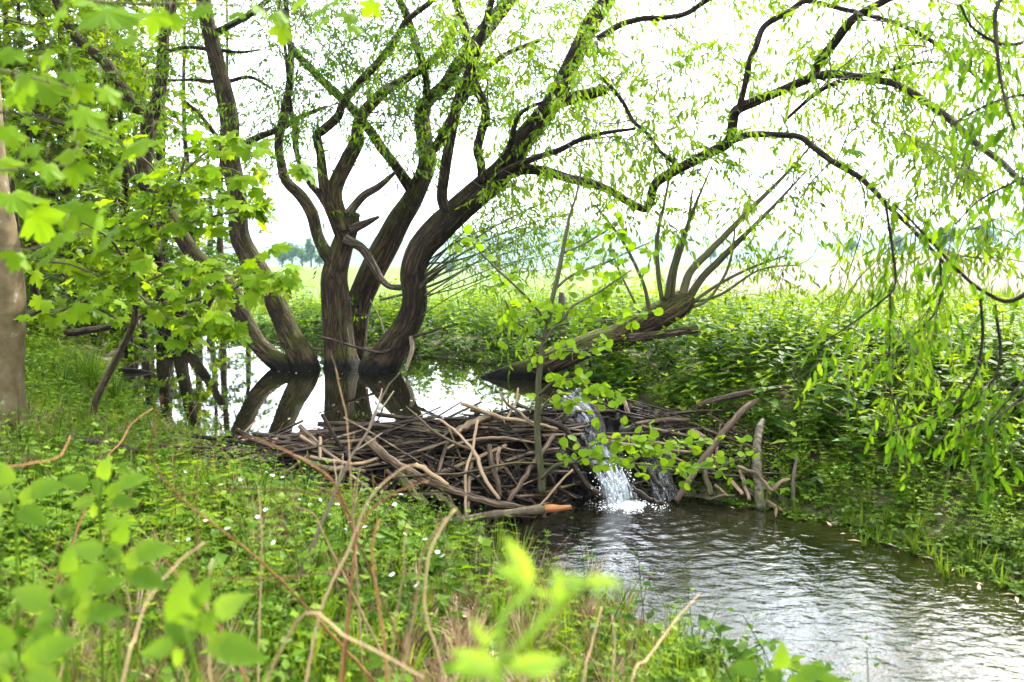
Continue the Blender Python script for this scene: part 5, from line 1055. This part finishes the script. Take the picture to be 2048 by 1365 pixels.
# ------------------------------------------------------------------ dry stalks and bramble canes in the foreground
def cane(label, m, D0, D1, pts, cat='stalk', name='dry_stalk', down=True, group=None, side_n=0):
    n = len(pts); P = [at(x, y, D0 + (D1 - D0) * k / (n - 1)) for k, (x, y, r) in enumerate(pts)]; R = [pxw(r * .76, D0) for x, y, r in pts]
    b = P[0]; zg = float(ground_z(np.array([b[0]]), np.array([b[1]]))[0])
    if down and b[2] > zg + .03:
        d = norm(P[0] - P[1]); d[2] = min(d[2], -.4); d = d / -d[2]; hh = b[2] - zg + .02; d[:2] *= min(1, .45 / (np.hypot(d[0], d[1]) * hh + 1e-6)); P.insert(0, b + d * hh); R.insert(0, R[0] * 1.1); P.insert(1, b + d * hh * .5 + np.array([0, 0, -.0])); R.insert(1, R[0])
    o = thing(name, P[0], label, cat, group); C = catmull(np.column_stack([P, R]), 6 * len(P)); C[:, 3] = np.maximum(C[:, 3] * np.linspace(1.05, .6, len(C)), .0012)
    C[1:, :3] += np.random.default_rng(int(abs(pts[0][0]))).normal(size=(len(C) - 1, 3)) * .0007
    V, q, t, U = tube(C[:, :3], C[:, 3], 7, .14, int(abs(pts[0][0]))); pobj('stem', V, [q, t], m, o, uv=U)
    gg = np.random.default_rng(int(abs(pts[0][1])))
    for k in range(side_n):
        i0 = int(gg.uniform(.3, .95) * len(C)); i0 = min(i0, len(C) - 2); tg = norm(C[i0 + 1, :3] - C[i0, :3]); d = norm(rand_unit(1, gg)[0] * .6 + tg + [0, 0, .3]); Ls = gg.uniform(.06, .2)
        V, q, t, U = tube(C[i0, :3] + d * np.linspace(0, Ls, 4)[:, None] + rand_unit(4, gg) * .004, C[i0, 3] * np.linspace(.6, .25, 4), 5); pobj('side_twig', V, [q, t], m, o, uv=U)
    return o
S1, C1 = M_straw, M_cane
cane('orange-brown dry stalk rising from the bottom, leftmost of the central upright group', C1, 2.2, 2.4, [(773, 1365, 5), (769, 1292, 5), (759, 1224, 5), (749, 1156, 5), (745, 1087, 5), (758, 1040, 5)])
cane('thin straw-pale stalk, second of the central upright group', S1, 2.3, 2.5, [(783, 1365, 3.5), (788, 1258, 3.5), (800, 1190, 3.5), (808, 1138, 3.2), (808, 1091, 3), (820, 1043, 3)])
cane('straw stalk bending right at its top, third of the central upright group', S1, 2.2, 2.4, [(803, 1365, 5), (820, 1275, 5), (834, 1190, 4.5), (841, 1121, 4.5), (861, 1077, 4.5), (892, 1036, 5)])
cane('straw stalk with broken top leaning right, rightmost of the central upright group', S1, 2.2, 2.4, [(892, 1365, 4), (871, 1292, 4.5), (851, 1224, 4.5), (851, 1156, 4.5), (861, 1104, 5), (882, 1060, 5.5), (912, 1018, 6)])
cane('long pale stalk arching high over the dam foot and drooping right', S1, 2.3, 2.6, [(612, 1365, 5), (636, 1241, 5), (664, 1166, 5), (698, 1098, 5), (732, 1012, 4.5), (766, 968, 4), (827, 931, 3.5), (892, 968, 3)])
cane('orange bramble cane curving right in front of the dam', C1, 2.6, 2.8, [(705, 1140, 4), (711, 1101, 4), (718, 1064, 4), (745, 1019, 4), (790, 985, 3.5), (858, 961, 3)], 'cane', 'bramble_cane')
cane('bright orange cane descending from the left in front of the dam', C1, 2.7, 2.5, [(700, 1200, 4), (708, 1104, 4), (701, 1040, 4), (679, 988, 4), (653, 951, 4), (598, 916, 3.5), (532, 885, 3), (484, 870, 2.5)], 'cane', 'bramble_cane', side_n=3)
cane('thin horizontal reddish cane above the white flowers', C1, 2.6, 2.7, [(677, 1002, 3), (636, 989, 2.6), (585, 982, 2.6), (500, 978, 2.4), (410, 982, 2.2), (310, 1000, 2)], 'cane', 'bramble_cane', down=True)
cane('pale stalk lying slantwise at the bottom centre', S1, 2.1, 1.9, [(600, 1236, 5), (691, 1275, 5), (756, 1305, 5), (850, 1358, 5)])
cane('brown dry stalk standing right of the blurred fresh shoot', S1, 2.4, 2.6, [(1166, 1365, 4.5), (1183, 1292, 4.5), (1203, 1215, 4)])
cane('forked tan stalk leaning right in front of the stream', S1, 2.3, 2.7, [(1262, 1365, 4), (1292, 1322, 4), (1326, 1275, 4), (1357, 1234, 3.5), (1400, 1188, 2.5)], side_n=2)
cane('thin straight stalk between the brown and the forked one', S1, 2.4, 2.5, [(1224, 1365, 3), (1229, 1292, 2.6), (1224, 1230, 2.4)])
cane('tan stalk arching right at the lower left', S1, 1.9, 2.2, [(248, 1350, 5), (269, 1276, 5), (290, 1214, 5), (323, 1164, 5), (364, 1119, 4.5), (408, 1085, 4.5)])
cane('pale upright stalk beside the heart-shaped leaf', S1, 2.0, 2.1, [(418, 1320, 4.5), (414, 1255, 4.2), (416, 1172, 4), (424, 1119, 3.5)])
cane('long brown cane slanting down to the right across the left bank', C1, 2.7, 2.3, [(596, 1197, 4), (538, 1139, 3.6), (476, 1086, 3.6), (414, 1040, 3.4), (352, 986, 3.2), (302, 916, 3), (308, 854, 2.4), (325, 790, 2)], 'cane', 'bramble_cane')
cane('brown curved cane above the rotten log', C1, 3.6, 3.9, [(207, 930, 3), (240, 887, 3), (265, 846, 3), (306, 817, 2.6)], 'cane', 'bramble_cane')
cane('blurred brown cane bending right at the left edge', C1, 2.4, 2.8, [(-20, 975, 4), (41, 932, 4), (116, 916, 4), (140, 872, 3.5)], 'cane', 'bramble_cane')
cane('thin upright red-brown stem left of the white flowers', C1, 3.2, 3.4, [(391, 1139, 2.4), (395, 1048, 2.2), (393, 966, 2), (401, 862, 1.6)], 'stem')
cane('pale bare stem standing among the white flowers', S1, 2.9, 3.0, [(521, 1160, 3), (523, 1069, 3), (517, 974, 2.6)], 'stem')
cane('orange cane crossing level below the white flowers', C1, 2.4, 2.4, [(422, 1181, 3), (517, 1160, 3), (600, 1152, 3), (700, 1140, 2.6)], 'cane', 'bramble_cane')
cane('bare budding twig rising in front of the mossy trunk reflection', S1, 3.4, 3.6, [(703, 980, 2.6), (698, 900, 2.4), (692, 830, 2.2), (680, 780, 2), (671, 735, 1.6)], 'twig', 'bare_twig', side_n=7)
cane('pale grey dead branch with twiggy top leaning over the dam', M_dead, 4.0, 4.3, [(694, 930, 5), (719, 889, 5), (743, 850, 5), (756, 812, 4.5), (775, 775, 2.5), (800, 745, 1.5)], 'branch', 'dead_branch', side_n=6)
cane('crooked pale stem between the flowers and the dam', S1, 3.2, 3.3, [(650, 1075, 3), (628, 1030, 3), (590, 1012, 3), (585, 995, 3), (600, 985, 3)], 'stem')
cane('slanting red cane in the lower left herbs', C1, 2.3, 2.4, [(430, 1240, 3.5), (380, 1180, 3.2), (330, 1120, 3), (285, 1080, 2.6)], 'cane', 'bramble_cane')
cane('thin tan stem near the left edge of the bank', S1, 2.6, 2.7, [(180, 1160, 2.6), (205, 1080, 2.6), (240, 990, 2.4), (250, 960, 2)], 'stem')
# more loose thin stems
g = np.random.default_rng(95); acc = Acc(); acc2 = Acc()
for k in range(420):
    x = g.uniform(-4, 1.3); y = g.uniform(1.9, 6.2)
    if not leftok(np.array([x]), np.array([y]), None)[0]: continue
    z = float(ground_z(np.array([x]), np.array([y]))[0]); d = norm(np.array([g.normal(0, .5), g.normal(0, .3), 1])); Ls = g.uniform(.2, .55); k_ = np.linspace(0, 1, 5)[:, None]; w = rand_unit(1, g)[0] * .05
    (acc if g.random() < .5 else acc2).tube(np.array([x, y, z - .02]) + d * k_ * Ls + w * k_ ** 2, g.uniform(.0012, .0028) * np.linspace(1, .5, 5), 4)
tag(acc.build('dry_stems', M_straw), 'many thin straw-coloured stems among the foreground herbs', 'dry stems', kind='stuff'); tag(acc2.build('dry_stems', M_cane), 'many thin reddish stems among the foreground herbs', 'dry stems', kind='stuff')

# ------------------------------------------------------------------ near blurred plants
def near_plant(name, label, stems, leaves, m, arch, cat='plant'):
    b = at(stems[0][0][0], stems[0][0][1], stems[0][0][2]); zg = float(ground_z(np.array([b[0]]), np.array([b[1]]))[0]); o = thing(name, (b[0], b[1], zg), label, cat)
    for st in stems:
        P = [at(x, y, D) for x, y, D in st]
        if st is stems[0]: P.insert(0, np.array([b[0] - .02, b[1], zg - .02]))
        C = catmull(np.array(P), 14); V, q, t, U = tube(C, .0042, 8, .03); pobj('stem', V, [q, t], m, o, uv=U, tint=np.full(len(V), .45))
    me = make_mesh('leaf', arch[0], [arch[1]], [m], tint=np.full(len(arch[0]), .5), smooth=False)
    for x, y, D, ang, sz, tilt in leaves: leaf_obj(me, o, at(x, y, D), np.array([cos(ang), tilt, sin(ang)]), np.array([.1, -.8, .6]), pxw(sz, D))
    return o
near_plant('fresh_shoot', 'blurred light green shoot with long leaves close to the camera at bottom centre', [[(1000, 1380, .92), (1012, 1330, .92), (1035, 1260, .93), (1062, 1178, .95)], [(1015, 1320, .92), (1070, 1260, .9), (1115, 1212, .9), (1168, 1160, .9)], [(985, 1370, .92), (975, 1320, .95), (968, 1290, .95)]],
   [(1062, 1178, .95, 1.95, 120, -.1), (1062, 1178, .95, 2.55, 90, .2), (1062, 1180, .95, -.2, 50, -.4), (1115, 1210, .9, 1.55, 80, .1), (1168, 1162, .9, .05, 80, -.2), (1168, 1162, .9, 2.9, 55, -.3), (1168, 1162, .9, -.55, 60, .2), (1005, 1345, .92, 2.6, 120, -.2), (1010, 1340, .92, .25, 130, -.1), (990, 1350, .92, 3.05, 110, .3), (1015, 1330, .92, -.2, 120, .2), (968, 1290, .95, 2.0, 60, .1), (968, 1292, .95, .9, 50, .2)], M_fresh, A_willow_wide)
for lab, px, py, D, lv in (('heart-shaped pale leaf plant at the bottom left, blurred', 385, 1290, 1.55, [(365, 1250, 1.5, 110), (430, 1230, .6, 80), (400, 1235, 2.6, 60), (350, 1290, 3.3, 70), (440, 1290, -.3, 100), (395, 1210, 1.2, 60)]), ('broad-leaved plant at the lower left edge, blurred', 130, 1230, 1.7, [(150, 1180, .9, 80), (100, 1210, 2.7, 90), (175, 1230, .1, 70), (110, 1260, 3.5, 80), (140, 1150, 1.6, 60), (190, 1180, .4, 60)]),
                           ('leafy shoot with layered leaves left of centre bottom', 235, 1140, 2.0, [(240, 1090, 1.4, 60), (205, 1110, 2.8, 70), (270, 1110, .2, 75), (210, 1150, 3.3, 60), (265, 1150, -.3, 70), (230, 1060, 2, 45)]), ('broad pale leaf plant at the bottom left corner', 40, 1340, 1.5, [(20, 1300, 2.2, 90), (70, 1310, .4, 90), (10, 1340, 3.3, 80), (60, 1345, -.3, 70)]),
                           ('bright leafy shoots at the bottom right edge of the bank', 1560, 1390, 1.9, [(1560, 1340, 1.5, 60), (1600, 1350, .2, 60), (1520, 1345, 2.9, 60), (1640, 1360, 0, 50)]), ('young nettle-like shoot in the left herbs', 200, 1000, 2.6, [(205, 960, 1.3, 50), (175, 975, 2.7, 60), (235, 970, .3, 60), (190, 1000, 3.3, 50), (225, 1000, -.2, 50)]), ('pale leafy plant by the left edge', 30, 1010, 2.4, [(20, 970, 2, 60), (60, 985, .3, 70), (-10, 1000, 3, 60), (40, 1020, -.4, 60)])):
    near_plant('leafy_plant', lab, [[(px, py, D), ((px + lv[0][0]) / 2, (py + lv[0][1]) / 2, D), (lv[0][0], lv[0][1], D)]], [(x, y, D, a, s, .15 * ((k % 3) - 1)) for k, (x, y, a, s) in enumerate(lv)] + [((px + x) / 2, (py + y) / 2 + 12, D + .05, a + .7, s * .8, .2) for x, y, a, s in lv], M_near_leaf, A_big)
#@@HAZE@@
# ------------------------------------------------------------------ haze
bx = np.array([(sx * 2900, yy, zz) for zz in (-32, 130) for yy in (-45, 3400) for sx in (-1, 1)], float)
hq = np.array([(0, 2, 3, 1), (4, 5, 7, 6), (0, 1, 5, 4), (2, 6, 7, 3), (0, 4, 6, 2), (1, 3, 7, 5)])
M_haze = bpy.data.materials.new('haze'); M_haze.use_nodes = True; t = M_haze.node_tree; t.nodes.clear()
ho = t.nodes.new('ShaderNodeOutputMaterial'); pv = t.nodes.new('ShaderNodeVolumePrincipled'); pv.inputs['Color'].default_value = (.58, .82, 1, 1); pv.inputs['Density'].default_value = .00016; pv.inputs['Anisotropy'].default_value = 0
t.links.new(pv.outputs[0], ho.inputs['Volume'])
tag(pobj('haze', bx, [hq], M_haze, smooth=False), 'pale spring haze over the fields', 'haze', kind='stuff')
tot = sum(len(o.data.loops) - 2 * len(o.data.polygons) for o in sc.objects if o.type == 'MESH'); print('TRIS', tot, 'OBJS', len(sc.objects))
